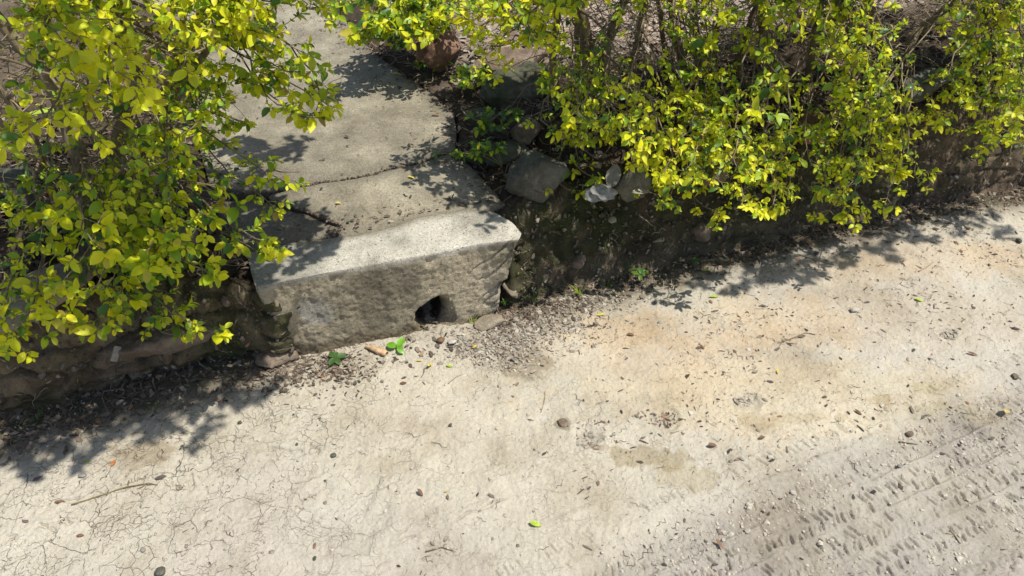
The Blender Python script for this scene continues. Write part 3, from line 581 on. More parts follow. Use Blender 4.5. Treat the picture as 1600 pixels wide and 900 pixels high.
# ---------------------------------------------------------------- leaves
def leaf_template(curl=.18, fold=.25, wid=.46, blunt=0.0, twist=0.0):
    """length 1 along +Y, midrib folded, normal +Z; short stalk at the base"""
    ys = np.array([.06, .22, .42, .63, .84, 1.0]); prof = np.array([.10, .62, .95, 1.0 - .05 * (1 - blunt), .60 + .12 * blunt, 0]) * wid / 2
    V = [(0, 0, 0)]; mid = []
    for y, w in zip(ys, prof): mid.append(len(V)); V.append((twist * y * y * .2, y, -curl * y * y))
    Lf = []; Rt = []
    for i in range(1, 5):
        y, w = ys[i], prof[i]; z = -curl * y * y + fold * w
        Lf.append(len(V)); V.append((-w + twist * y * y * .2, y - .02, z)); Rt.append(len(V)); V.append((w + twist * y * y * .2, y - .02, z * 1.0))
    s0 = len(V); V.append((.012, 0, -.004)); V.append((.012, .08, -.004)); V.append((-.012, .08, -.004))
    F = []
    for side, flip in ((Lf, 1), (Rt, 0)):
        fs = [(mid[0], mid[1], side[0])] + [(mid[i + 1], mid[i + 2], side[i + 1], side[i]) for i in range(3)] + [(mid[4], mid[5], side[3])]
        F += [f[::-1] if not flip else f for f in fs]
    F = [tuple(reversed(f)) for f in F]; F.append((0, s0, s0 + 1, s0 + 2))
    return np.array(V), F
LEAFT = [leaf_template(.16, .35, .53, .6), leaf_template(.30, .5, .47, .1, .3), leaf_template(-.10, .55, .56, .7, -.3), leaf_template(.45, .3, .55, .9)]
LMAT = [M['leaf_y'], M['leaf_l'], M['leaf_g']]
LEAF_ME = {}
for ti, (tv, tf) in enumerate(LEAFT):
    for mi in range(3): LEAF_ME[ti, mi] = mesh_vf('leaf', tv, tf, [LMAT[mi]])
def norm(v): return v / (np.linalg.norm(v) + 1e-9)
def orient(d, n):
    """3x3 with columns side, direction, normal"""
    d = norm(d); n = n - (n @ d) * d; n = norm(n); s = np.cross(d, n); return np.stack([s, d, n], 1)
SUNV = np.array(sun_dir)
class Plant:
    def __init__(s, name, base, label, cat, group=None):
        s.base = np.array(base, float); s.root = tag(empty(name, s.base), label, cat, group); s.leaves = []; s.tw = []; s.trunks = []
    def trunk(s, pts, r0, r1, name='trunk', sides=9):
        pts = np.array(pts); n = 14; t = np.linspace(0, len(pts) - 1, n); P = np.stack([np.interp(t, range(len(pts)), pts[:, k]) for k in range(3)], 1)
        P[1:-1] = (P[:-2] + 2 * P[1:-1] + P[2:]) / 4; w = r0 * .7
        P[:, 0] += w * fbm2(P[:, 2] * 9, P[:, 0], 1, 2, int(pts[0, 0] * 999) % 97); P[:, 1] += w * fbm2(P[:, 2] * 9, P[:, 0] + 9, 1, 2, 8)
        rad = np.linspace(r0, r1, n) * (1 + .13 * fbm2(np.arange(n) * 1., pts[0, 1] + np.arange(n) * .3, 1.2, 2, 5)); rad[0] *= 1.35
        V, F = tube(P, rad, sides); V = V + .10 * r0 * np.stack([fbm3(V, 60, 2, k) for k in (1, 2, 3)], 1)
        link(name, mesh_vf(name, V - s.base, F, [M['bark']]), s.root); s.trunks.append(P); return P
    def add_leaf(s, p, d, n, size, mi): s.leaves.append((p, orient(d, n), size, mi))
    def shoot(s, p, d, L, big, yel, rosette=True):
        """a leafy side shoot with opposite pairs and a rosette at its tip"""
        d = norm(d); k = max(3, int(L / .016)); pts = [p]; cur = p.copy(); dd = d.copy()
        for i in range(k):
            dd = norm(dd + .14 * rng.normal(size=3) + np.array([0, 0, .03])); cur = cur + dd * L / k; pts.append(cur)
        s.tw.append((np.array(pts), .0011, .0007, 1)); ph = rng.random() * 3.14
        a0 = norm(np.cross(dd, [.1, .2, 1])); b0 = np.cross(dd, a0)
        for i in range(1, k):
            if rng.random() < .12: continue
            ph += 1.3; f = i / k; sz = lerp(.007, .013, rng.random()) * (.8 + .5 * f) * big
            for sg in (0, np.pi):
                ou = a0 * math.cos(ph + sg) + b0 * math.sin(ph + sg); ld = norm(ou + .6 * dd + .15 * rng.normal(size=3)); nn = norm(np.array([0, 0, 1.]) + .5 * SUNV + .35 * rng.normal(size=3) + .3 * dd)
                y = yel - .22 + .25 * f + rng.normal() * .33; s.add_leaf(pts[i], ld, nn, sz, 0 if y > .55 else (1 if y > .15 else 2))
        if rosette:
            m = rng.integers(4, 8); end = pts[-1]; big_r = big * lerp(.9, 1.35, rng.random())
            for j in range(m):
                an = j * 2.4 + rng.random() * .5; ou = a0 * math.cos(an) + b0 * math.sin(an); inner = j / m
                ld = norm(ou * (1.1 - .55 * inner) + dd * (.4 + .5 * inner) + .1 * rng.normal(size=3)); nn = norm(np.array([0, 0, 1.]) * .8 + .5 * dd + .3 * SUNV - .3 * ou + .2 * rng.normal(size=3))
                sz = lerp(.028, .014, inner) * big_r * lerp(.65, 1.25, rng.random()); y = yel - .02 + .55 * (inner - .35) + rng.normal() * .26
                s.add_leaf(end - dd * .004 * (m - j), ld, nn, sz, 0 if y > .42 else (1 if y > .05 else 2))
    def spray(s, S0, T, big=1., yel=.6, nsh=9, r=.0035, arch=.12, bare=.5, shl=(.03, .10), lat=0.):
        S0 = np.array(S0); T = np.array(T); L = np.linalg.norm(T - S0); flat = norm((T - S0) * np.array([1, 1, .35]))
        c1 = S0 + (T - S0) * .33 + np.array([0, 0, arch * L * 1.5]) + rng.normal(size=3) * .04 * L; c2 = T - flat * .3 * L + np.array([0, 0, arch * L * .6]) + rng.normal(size=3) * .05 * L
        if lat:
            sg = np.sign((T - S0) @ EU + .15 * rng.normal()) if T[0] < -.1 or rng.random() < .45 else 1.; c2 = T - (EU * sg * rng.uniform(.5, 1) - EV * rng.uniform(.1, .6)) * min(.16, .45 * L) + np.array([0, 0, rng.uniform(-.01, .07)])
        n = 16; P = bez(S0, c1, c2, T, n); P[1:-1] += rng.normal(size=(n - 2, 3)) * .004
        V, F = tube(P, np.linspace(r, .0011, n), 5); link('branch', mesh_vf('branch', V - s.base, F, [M['bark']]), s.root)
        seg = L * 1.08 / (n - 1)
        for k in range(nsh):
            f = bare + (1 - bare) * (k + rng.random()) / nsh; i = min(int(f * (n - 1)), n - 2); p = P[i]; tan = norm(P[i + 1] - P[i])
            sd = norm(np.cross(tan, [0, 0, 1.])) * (1 if k % 2 else -1); dr = norm(tan * .75 + sd * rng.uniform(.3, 1.1) + np.array([0, 0, rng.uniform(-.35, .55)]))
            s.shoot(p, dr, rng.uniform(*shl) * (1.1 - .35 * f), big, yel - .12 * (1 - f) * 2)
        s.shoot(P[-2], norm(P[-1] - P[-3]), .05, big * 1.12, yel + .15)
    def dry_twigs(s, n, box, L=(.08, .3)):
        for _ in range(n):
            T = s.trunks[rng.integers(len(s.trunks))] if s.trunks else np.array([s.base]); a = T[rng.integers(len(T))].copy(); ln = rng.uniform(*L)
            d = norm(rng.normal(size=3) * np.array([1.3, .9, .8]) + np.array([0, -.3, .15])); k = 6; pts = [a]; dr = -.04 * rng.random()
            for i in range(k): d = norm(d + .28 * rng.normal(size=3) + np.array([0, 0, dr])); pts.append(pts[-1] + d * ln / k)
            s.tw.append((np.array(pts), rng.uniform(.0010, .0024), .0006, 0))
    def finish(s, maxleaf=300, stem_name='twig'):
        if s.tw:
            Vs, Fs, ms, n, rn = [], [], [], 0, []
            for pts, r0, r1, m in s.tw:
                V, F = tube(pts, np.linspace(r0, r1, len(pts)), 3, cap=False); Vs.append(V); Fs += [tuple(i + n for i in f) for f in F]; ms += [m] * len(F); rn.append(np.full(len(V), rng.random())); n += len(V)
            l, z = faces_arr(Fs); me = np_mesh(stem_name, np.concatenate(Vs) - s.base, l, z, [M['twig'], M['green_twig']], ms, True, np.concatenate(rn)); o = link(stem_name, me, s.root)
            if len(s.tw) > 1: o['kind'] = 'stuff'
        if not s.leaves: return
        P = np.array([q[0] for q in s.leaves]); O = np.array([q[1] for q in s.leaves]); SZ = np.array([q[2] for q in s.leaves]); MI = np.array([q[3] for q in s.leaves]); TI = rng.integers(0, 4, len(P))
        C = P + O[:, :, 1] * SZ[:, None] * .5; x, y, dz = project(C)
        inside = (x > -10) & (x < 1610) & (y > -10) & (y < 910)
        view = C - CAM; view /= np.linalg.norm(view, axis=1)[:, None]; fac = np.abs(np.einsum('ij,ij->i', view, O[:, :, 2])) * .7 + .3
        sc = SZ / dz * fac * np.where(inside, 1, .01); cell = (np.floor(x / 14) * 1000 + np.floor(y / 14)).astype(np.int64); order = np.lexsort((dz, cell)); rank = np.empty(len(P))
        prev = None; r = 0
        for i in order:
            r = r + 1 if cell[i] == prev else 0; prev = cell[i]; rank[i] = r
        sc = sc / (1 + .6 * rank); top = np.argsort(-sc)[:maxleaf]; sel = np.zeros(len(P), bool); sel[top] = True
        for i in top:
            me = LEAF_ME[int(TI[i]), int(MI[i])]; o = bpy.data.objects.new('leaf', me); COL.objects.link(o); o.parent = s.root
            A = O[i] * SZ[i]; m4 = Matrix(((*A[0], P[i][0] - s.base[0]), (*A[1], P[i][1] - s.base[1]), (*A[2], P[i][2] - s.base[2]), (0, 0, 0, 1))); o.matrix_basis = m4
        rest = np.where(~sel)[0]
        if len(rest):
            b = Batch()
            for ti in range(4):
                q = rest[TI[rest] == ti]
                if len(q): b.add(LEAFT[ti][0], LEAFT[ti][1], O[q] * SZ[q][:, None, None], P[q], MI[q])
            o = b.build('foliage', LMAT, s.root, s.base); o['kind'] = 'stuff'
        return len(P)

DENS = .66
def run_clusters(pl, cl):
    global DENS; DENS = .50 if pl.base[0] < -.6 else .60
    for (cx, cy, rx, ry, n, v, big, yel) in cl:
        big = big * (.88 if pl.base[0] < -.6 else .95)
        for k in range(max(1, int(round(n * DENS)))):
            x = cx + rng.normal() * rx * .48; y = cy + rng.normal() * ry * .48; vv = v + rng.normal() * .045
            T = PV(x, y, vv)
            if T[2] < .2 and v > -.05: T = PV(x, y, vv - .08)
            if T[2] < .12: T[2] = .12
            tr = pl.trunks[int(np.argmin([np.min(np.linalg.norm((q - T) * np.array([1, 1, .4]), axis=1)) + .25 * rng.random() for q in pl.trunks]))] if rng.random() < .6 else pl.trunks[rng.integers(len(pl.trunks))]
            zz = np.abs(tr[:, 2] - (T[2] + rng.uniform(-.05, .28))); j = int(np.argmin(zz[2:])) + 2; S0 = tr[j]
            L = np.linalg.norm(T - S0); 
            pl.spray(S0, T, big, yel, nsh=int(rng.integers(7, 11)), bare=max(.15, 1 - .30 / max(L, .05)), r=min(.0036, .0016 + .005 * L), arch=.10, lat=1.)

def canopy(pl, n, u0, u1, v0, v1, z0, z1):
    """upper part of a shrub, above the frame: it shades what stands below"""
    k = 0; tries = 0
    while k < n and tries < 2000:
        tries += 1; u, v, z = rng.uniform(u0, u1), rng.uniform(v0, v1), rng.uniform(z0, z1); T = KO + EU * u + EV * v; T = np.array([T[0], T[1], z])
        px, py, dz = project(T - [0, 0, .09])
        if dz[0] > .1 and py[0] > -25: continue
        tr = pl.trunks[rng.integers(len(pl.trunks))]; S0 = tr[-1 - rng.integers(0, 3)]; pl.spray(S0, T, 1.25, .5, nsh=9, bare=.35, r=.004, arch=.05, shl=(.05, .14)); k += 1

def shade_over(pl, spots, zs, z0, z1):
    """unseen high boughs added so that their dappled shade falls on the given spots"""
    for x, y in spots:
        z = rng.uniform(z0, z1); T = PZ(x, y, zs) + SUNV * ((z - zs) / SUNV[2]); tr = pl.trunks[int(np.argmin([np.linalg.norm(q[-1] - T) for q in pl.trunks]))]
        pl.spray(tr[-1], T, 1.3, .5, nsh=10, bare=.62, r=.0045, arch=.05, shl=(.05, .13))
SHR = [(880, 480), (900, 500), (860, 470), (940, 465), (990, 450), (1050, 452), (1110, 440), (1170, 455), (1230, 440), (1290, 430), (1350, 405), (1400, 400), (1460, 385), (1520, 372), (1580, 365), (1000, 420), (1120, 400), (1250, 385), (1380, 360), (1500, 340)]  # road spots shaded by unseen boughs added above the hedge

# ---- left shrubs
G = 'golden hedge shrubs along the path and road'
A = Plant('golden_shrub', PZ(150, 345, .31), 'large yellow-leaved shrub overhanging the left bank in front', 'shrub', G)
b0 = PZ(150, 345, .30)
A.trunk([b0, PV(130, 240, .36), PV(80, 130, .40), PV(20, 60, .42), PV(-60, -40, .45)], .026, .012)
A.trunk([b0 + [.03, 0, 0], PV(185, 230, .33), PV(210, 120, .33), PV(200, 10, .36)], .018, .010)
A.trunk([b0 + [.05, .03, 0], PV(222, 250, .36), PV(270, 150, .36), PV(340, 60, .36)], .012, .007)
A.trunk([b0 + [-.1, .05, 0], PV(70, 260, .36), PV(30, 180, .36), PV(-50, 90, .36)], .014, .008)
A.dry_twigs(110, None)
run_clusters(A, [(15, 240, 18, 30, 3, -.08, 1.25, .85), (30, 110, 40, 40, 3, .12, 1, .5), (140, 232, 30, 14, 2, -.10, 1.1, 1.0), (190, 60, 70, 50, 9, .0, 1.15, .8), (245, 130, 55, 35, 6, .0, 1.1, .9), (90, 90, 50, 50, 5, .05, 1, .6), (60, 20, 60, 20, 4, .1, 1, .5),
    (110, 330, 50, 25, 3, .14, 1, .35), (30, 340, 30, 25, 3, .12, .95, .4), (290, 210, 60, 30, 5, .06, 1, .5), (240, 260, 45, 25, 4, .10, .9, .4), (330, 290, 60, 25, 4, .10, .9, .45), (215, 320, 55, 30, 6, .06, 1, .5),
    (175, 400, 30, 20, 3, -.08, 1.3, .8), (270, 370, 60, 38, 9, .0, 1.1, .6), (240, 430, 60, 28, 6, -.03, 1.2, .35), (360, 410, 40, 22, 4, -.04, 1.15, .5), (418, 390, 22, 12, 3, -.04, 1.25, .45), (50, 365, 40, 20, 2, .02, 1, .55),
    (95, 425, 20, 20, 2, -.03, 1, .45), (85, 500, 32, 18, 4, -.09, 1.15, .6), (15, 522, 20, 14, 3, -.12, 1.2, .8), (40, 548, 12, 8, 1, -.12, .9, .5), (170, 508, 28, 16, 3, -.09, 1.25, .55), (285, 515, 22, 14, 3, -.05, 1.0, .4), (365, 520, 26, 9, 2, -.06, 1.15, .55), (235, 470, 50, 14, 4, -.02, 1.1, .25), (165, 455, 20, 12, 1, -.05, 1, .4)])
canopy(A, 6, -1.7, -.6, -.30, .15, 1.05, 1.35); shade_over(A, [(40, 700), (110, 680), (190, 690), (230, 700), (300, 650), (350, 665), (410, 640), (440, 615), (280, 620), (160, 640), (60, 760), (330, 600), (20, 640), (90, 640), (130, 725), (210, 665), (260, 690), (380, 625), (30, 730), (240, 640), (330, 690), (80, 740)], 0, 1.55, 2.15); shade_over(A, [(425, 425), (470, 412), (515, 398), (530, 380), (450, 470)], .28, 1.15, 1.4)
print('A', A.finish())
B = Plant('golden_shrub', PZ(250, 215, .32), 'yellow and green shrub reaching over the left side of the path', 'shrub', G)
b0 = PZ(255, 215, .31)
B.trunk([b0, PV(250, 140, .72), PV(300, 60, .66), PV(330, -60, .60)], .018, .009)
B.trunk([b0 + [-.06, .02, 0], PV(180, 130, .75), PV(120, 60, .72), PV(60, -60, .66)], .016, .008)
B.dry_twigs(70, None)
run_clusters(B, [(330, 40, 60, 32, 7, .15, 1.05, .6), (430, 55, 50, 40, 9, .12, 1.1, .9), (400, 15, 70, 20, 6, .15, 1.05, .7), (470, 95, 28, 38, 5, .15, 1.05, .25), (490, 20, 24, 22, 4, .18, 1, .5), (420, 130, 50, 25, 4, .2, .95, .35), (475, 180, 34, 20, 6, .10, 1.15, .4), (512, 165, 10, 8, 1, .08, 1.1, .9), (400, 185, 45, 25, 4, .18, .95, .35),
    (340, 140, 50, 30, 4, .22, .9, .4), (350, 215, 45, 20, 3, .2, .85, .4), (455, 292, 26, 9, 2, .08, 1.1, .5), (420, 320, 30, 14, 2, .10, .9, .4), (290, 80, 50, 40, 5, .2, 1, .6), (180, 10, 90, 25, 5, .25, 1, .6)])
canopy(B, 6, -1.3, -.65, .2, .5, .95, 1.25); shade_over(B, [(430, 350), (480, 350), (400, 260), (440, 235), (410, 300), (510, 345), (470, 365), (390, 225), (470, 225)], .28, 1.1, 1.5)
print('B', B.finish())

# ---- right hedge: one shrub per stem group
def right(base, label, trunks, clusters, tw=70):
    clusters = [(a, b_, c, d, n, v, bg * (.86 if base[1] > 50 else 1), yl - .04) for a, b_, c, d, n, v, bg, yl in clusters]; tw = int(tw * 1.5)
    p = Plant('golden_shrub', PZ(*base, .33), label, 'shrub', G); b = PZ(*base, .31)
    for dx, pts, r0, r1 in trunks: p.trunk([b + np.array([dx, 0, 0])] + [PV(*q) for q in pts], r0, r1)
    p.dry_twigs(tw, None); run_clusters(p, clusters); bu_ = uv_of(b)
    if bu_[1] < .75: canopy(p, 10, max(bu_[0] - .22, .5), bu_[0] + .45, -.2, .55, .95, 1.5)
    if bu_[0] < .45 and bu_[1] < .75: shade_over(p, [(830, 262), (850, 285), (812, 285), (985, 280), (950, 300), (800, 300)], .38, .95, 1.3); shade_over(p, [(745, 175), (725, 200), (700, 150), (725, 310), (745, 290)], .28, .95, 1.3)
    if bu_[1] < .75 and bu_[0] > .5: shade_over(p, [(x_, y_) for x_, y_ in SHR if abs(uv_of(PZ(x_, y_, 0))[0] - bu_[0]) < .32], 0, 1.4, 2.0)
    print(label, p.finish())
right((655, 22), 'low leafy shrub at the far right edge of the path above the red-brown boulder', [(0, [(650, -10, 1.3), (640, -60, 1.2)], .012, .006), (.06, [(700, -20, 1.25), (720, -70, 1.2)], .010, .006)],
    [(585, 45, 45, 26, 8, .95, 1.25, .35), (560, 60, 20, 12, 3, .9, 1.2, .6), (640, 35, 50, 30, 8, .95, 1.25, .4), (640, 60, 30, 14, 4, .85, 1.2, .6), (600, 5, 60, 20, 6, 1.0, 1.2, .4), (700, 15, 40, 22, 6, .9, 1.2, .4)], 40)
right((868, 172), 'single-stemmed shrub with a thin straight trunk behind the dark lichen stone', [(0, [(868, 120, .52), (866, 60, .5), (872, -20, .48)], .013, .010), (.03, [(905, 120, .6), (900, 40, .62), (925, -30, .6)], .010, .007)],
    [(760, 32, 45, 22, 6, .30, 1.1, .75), (795, 8, 45, 12, 5, .3, 1.05, .6), (845, 20, 40, 18, 5, .25, 1.05, .5), (790, 95, 12, 9, 1, .25, 1.1, .9), (765, 72, 18, 12, 2, .28, 1.1, .8), (735, 20, 30, 18, 4, .35, 1, .4), (860, 65, 30, 14, 3, .2, 1, .8), (848, 128, 14, 12, 1, .3, 1.1, .4), (830, 50, 30, 12, 3, .3, 1, .5)], 50)
right((938, 168), 'gnarled shrub with two thick forked trunks at the left of the right hedge', [(0, [(925, 95, .49), (908, 35, .46), (890, -40, .44)], .026, .016), (.015, [(945, 90, .5), (962, 40, .52), (985, -30, .5)], .020, .012), (.10, [(985, 100, .56), (1000, 40, .56), (1010, -40, .55)], .016, .010)],
    [(905, 185, 35, 12, 4, .12, .95, .55), (955, 215, 50, 22, 6, .08, 1, .6), (1010, 150, 40, 16, 2, .18, .9, .45), (1020, 250, 38, 26, 7, .06, 1, .9), (1030, 275, 30, 22, 6, .04, 1.05, 1.0), (1040, 320, 16, 22, 3, .02, .9, .3), (908, 292, 16, 12, 2, .10, 1.1, .7), (945, 278, 18, 10, 1, .10, .85, .5), (980, 200, 45, 20, 5, .12, .9, .5), (860, 195, 22, 12, 2, .18, 1, .5), (915, 5, 45, 10, 3, .2, 1, .8), (1000, 15, 30, 10, 2, .25, .9, .5), (890, 225, 30, 10, 2, .12, 1, .5)], 110)
right((1075, 132), 'many-stemmed shrub with upright brown stems in the middle of the hedge', [(0, [(1062, 70, .6), (1050, 20, .6), (1045, -40, .6)], .014, .009), (.05, [(1085, 80, .6), (1085, 20, .6), (1090, -40, .6)], .013, .008), (.1, [(1112, 90, .58), (1120, 40, .55), (1140, -40, .5)], .014, .009), (-.05, [(1040, 90, .62), (1030, 20, .62), (1025, -30, .6)], .010, .007)],
    [(1080, 175, 45, 14, 3, .15, .95, .5), (1110, 195, 50, 22, 6, .10, 1, .6), (1115, 235, 40, 22, 6, .05, 1.05, .75), (1100, 275, 50, 22, 6, .0, .95, .5), (1135, 345, 20, 8, 2, -.04, 1.1, .8), (1090, 300, 30, 14, 2, -.01, .9, .45), (1105, 60, 14, 12, 1, .3, 1.3, .6), (1110, 25, 20, 20, 3, .3, 1, .6), (1140, 130, 20, 14, 1, .2, .95, .4), (1095, 100, 14, 12, 1, .3, 1, .6)], 130)
right((1235, 160), 'shrub with a leaning dark trunk and foliage trailing over the bank', [(0, [(1215, 100, .40), (1190, 40, .42), (1180, -40, .42)], .018, .011), (.05, [(1265, 90, .4), (1275, 30, .42), (1290, -40, .42)], .014, .009), (-.1, [(1150, 110, .45), (1165, 60, .45), (1185, 0, .45)], .012, .008)],
    [(1165, 40, 40, 35, 6, .22, 1, .6), (1210, 135, 26, 18, 2, .15, 1.3, .7), (1225, 20, 50, 20, 5, .25, 1, .6), (1175, 268, 45, 16, 6, -.02, .95, .6), (1195, 330, 26, 12, 3, -.08, 1.05, .9), (1240, 245, 40, 20, 5, .02, .9, .5), (1165, 225, 30, 16, 3, .06, 1, .5), (1150, 300, 35, 14, 4, -.03, .9, .6), (1250, 300, 40, 16, 5, -.06, .95, .6), (1215, 75, 30, 16, 2, .2, .95, .5), (1190, 180, 10, 8, 1, .08, 1.3, .5)], 120)
right((1395, 130), 'shrub with bright trailing sprays reaching lowest over the road', [(0, [(1370, 60, .38), (1355, 0, .40), (1340, -50, .40)], .020, .012), (.04, [(1420, 60, .38), (1470, 20, .4), (1530, -40, .42)], .016, .010), (-.06, [(1340, 70, .4), (1310, 10, .42), (1290, -40, .42)], .012, .008)],
    [(1300, 50, 55, 26, 7, .20, 1.1, .7), (1330, 80, 50, 26, 6, .15, 1.1, .65), (1345, 130, 50, 26, 7, .12, 1.0, .5), (1290, 105, 26, 16, 2, .16, 1, .6), (1345, 172, 45, 18, 5, .08, .95, .45), (1310, 215, 40, 18, 6, .04, .95, .45), (1370, 215, 50, 22, 7, .02, .95, .6), (1330, 262, 50, 20, 6, -.05, .95, .6), (1290, 345, 40, 7, 3, -.12, .9, .7), (1345, 345, 14, 9, 2, -.15, 1.0, .85), (1320, 310, 50, 12, 4, -.10, 1.0, .5), (1375, 318, 14, 8, 2, -.14, 1.0, .7), (1410, 265, 42, 14, 5, -.08, 1.05, .8), (1440, 278, 14, 8, 2, -.12, 1.1, .9), (1410, 180, 45, 12, 3, .06, 1, .6), (1380, 25, 60, 20, 4, .25, 1, .5)], 120)
right((1560, 112), 'shrub at the right edge of the photo with foliage over the bank', [(0, [(1545, 60, .3), (1540, 0, .32), (1560, -50, .34)], .018, .011), (.08, [(1610, 60, .32), (1640, 0, .34), (1650, -50, .34)], .016, .010)],
    [(1500, 35, 45, 26, 6, .18, 1, .6), (1530, 75, 45, 28, 7, .14, 1.05, .6), (1575, 120, 35, 28, 6, .08, 1.0, .5), (1470, 195, 30, 20, 6, .02, 1.0, .7), (1510, 150, 40, 26, 6, .06, .95, .5), (1555, 185, 45, 20, 7, .0, 1.0, .6), (1585, 212, 26, 12, 4, -.05, 1.05, .7), (1540, 225, 30, 12, 3, -.04, .9, .5), (1500, 95, 16, 10, 1, .14, 1.0, .6), (1585, 40, 30, 30, 5, .15, 1, .6), (1640, 130, 40, 50, 6, .1, 1, .5), (1640, 220, 30, 20, 4, -.02, 1, .5), (1590, 0, 40, 16, 4, .2, 1, .6)], 100)
right((1250, 38), 'shrub in the back row of the hedge behind the leaning trunk', [(0, [(1240, 0, .75), (1235, -50, .75)], .014, .010), (.15, [(1320, 0, .75), (1330, -60, .72)], .012, .008)], [(1250, -20, 110, 22, 8, .5, 1, .5), (1420, -15, 80, 20, 6, .5, 1, .5), (1060, -20, 60, 14, 4, .5, 1, .5)], 90)

# ---- low sprigs and seedlings
def sprig(px, py, z, label, tips, big=1.0, yel=-.1, n=3, name='low_sprig', cat='plant', group='small sprigs beside the path'):
    b = PZ(px, py, z); p = Plant(name, b, label, cat, group); p.trunks.append(np.array([b, b + [0, 0, .01]]))
    for (x, y, h) in tips:
        T = PZ(x, y, h); m = (b + T) / 2 + np.array([0, 0, .03]); P = bez(b, (b + m) / 2 + [0, 0, .02], m, T, 9)
        V, F = tube(P, np.linspace(.0018, .001, 9), 5); link('stem', mesh_vf('stem', V - p.base, F, [M['green_twig']]), p.root)
        for k in range(n): i = 4 + k % 4; p.shoot(P[i], norm(P[i] - P[i - 1]) + .8 * rng.normal(size=3) * np.array([1, 1, .3]), .035, big, yel)
        p.shoot(P[-1], P[-1] - P[-3], .03, big, yel + .1)
    p.finish()
sprig(790, 215, .30, 'green leafy sprig over the small mossy stone right of the path', [(770, 178, .37), (745, 188, .36), (800, 185, .38), (760, 200, .35)])
sprig(785, 262, .29, 'low green sprig reaching left over the path edge', [(692, 240, .31), (725, 238, .34), (750, 228, .34), (770, 235, .35)])
sprig(745, 128, .31, 'sprig of fresh leaves beside the thin pale flat stone', [(715, 118, .36), (735, 128, .35), (755, 118, .37), (765, 135, .36)], yel=.3)
sprig(700, 112, .30, 'tiny green clump below the red-brown boulder', [(660, 102, .32), (672, 96, .33), (690, 100, .33)], yel=.1)
sprig(650, 75, .31, 'bushy green clump at the path edge left of the red-brown boulder', [(600, 62, .35), (622, 66, .35), (640, 60, .37), (575, 55, .37)], yel=.2, n=4)
def seedling(px, py, z, label, spec, mat='leaf_seed', group='seedlings sprouting from the road edge'):
    b = PZ(px, py, z); root = tag(empty('seedling', b), label, 'seedling', group); cen = np.zeros(3) + [0, 0, .018]
    V, F = tube([np.zeros(3), [.001, 0, .01], cen], .0011, 5); link('stem', mesh_vf('stem', V, F, [M['green_twig']]), root)
    tv, tf = leaf_template(.22, .35, .62, .8)
    for (az, ln, rise) in spec:
        d = np.array([math.cos(az), math.sin(az), rise]); A_ = orient(d, np.array([0, -.2, 1.])) * ln
        link('leaf', mesh_vf('leaf', tv @ A_.T + cen, tf, [M[mat]]), root)
seedling(621, 550, .0, 'bright green seedling beside the rolled tan leaf', [(2.7, .034, .1), (1.0, .036, .45), (5.6, .026, -.1), (.2, .018, .2)])
seedling(1000, 436, .02, 'pale green seedling in the shade below the right bank', [(.5, .03, .2), (2.6, .034, .1), (4.5, .022, 0), (1.5, .026, .5)], 'leaf_g')
seedling(526, 566, .0, 'dark green seedling at the foot of the left end of the kerb block', [(.4, .03, .1), (2.4, .03, .1), (4.2, .028, 0), (5.3, .026, 0), (1.5, .02, .3)], 'leaf_dark')
seedling(988, 426, .03, 'tiny two-leaved seedling left of the pale green seedling', [(2.9, .022, .1), (.4, .02, .2)], 'leaf_dark')
seedling(1085, 415, .01, 'small seedling at the bank foot below the trailing foliage', [(2.9, .02, .1), (.4, .02, .2), (1.7, .018, .3)], 'leaf_dark')

# ---------------------------------------------------------------- loose things lying on road, path and bank
def rh(x, y): return float(road_h(np.array([x]), np.array([y]))[0])
def ground_pt(px, py, lift=.002):
    p = PZ(px, py, 0); p = PZ(px, py, rh(p[0], p[1])); p[2] += lift; return p
def flat_leaf(px, py, ln, ang, mat, label, z=None, wid=.42, curl=.1, fold=.2, name='fallen_leaf', cat='leaf', tilt=0.0, group='loose fallen leaves'):
    p = ground_pt(px, py, .003) if z is None else PZ(px, py, z)
    tv, tf = leaf_template(curl, fold, wid, .2); d = np.array([math.cos(ang), math.sin(ang), tilt]); A_ = orient(d, np.array([0, 0, 1.])) * ln
    V = (tv - [0, .5, 0]) @ A_.T; V[:, 2] -= V[:, 2].min(); o = link(name, mesh_vf(name, V, tf, [M[mat]]), None, p); return tag(o, label, cat, group)
flat_leaf(836, 820, .030, -.35, 'leaf_fresh', 'lone lime green leaf lying on the open road near the bottom')
flat_leaf(178, 725, .022, 1.5, 'leaf_red', 'small reddish orange leaf on the road at the lower left', wid=.5)
flat_leaf(672, 573, .022, 1.2, 'leaf_fallen', 'yellow leaf on the road below the drain hole', curl=.4)
flat_leaf(702, 573, .020, -.1, 'leaf_fresh', 'greenish yellow leaf right of the other yellow leaf below the drain hole')
flat_leaf(655, 565, .018, .1, 'leaf_fallen', 'thin olive leaf near the rolled tan leaf', wid=.25)
flat_leaf(742, 543, .020, .8, 'leaf_fallen', 'small yellow leaf among the grey flakes right of the drain hole')
flat_leaf(630, 600, .020, .2, 'leaf_brown', 'orange-brown leaf scrap on the road below the green seedling')
flat_leaf(657, 772, .020, -.8, 'leaf_brown', 'curled dark brown leaf in the lower middle of the road', curl=.5)
flat_leaf(700, 778, .013, -1.2, 'leaf_brown', 'tiny brown leaf right of the curled dark brown leaf', curl=.3)
flat_leaf(697, 769, .009, .3, 'leaf_fallen', 'tiny yellow scrap beside the tiny brown leaf')
flat_leaf(1112, 698, .026, .1, 'leaf_brown', 'dark reddish leaf on the road right of the damp olive patch', curl=.3)
flat_leaf(1141, 706, .018, 1.3, 'leaf_brown', 'folded brown leaf standing near the dark reddish leaf', curl=.5)
flat_leaf(1158, 718, .022, -.6, 'leaf_grey', 'narrow grey leaf right of the folded brown leaf', wid=.3)
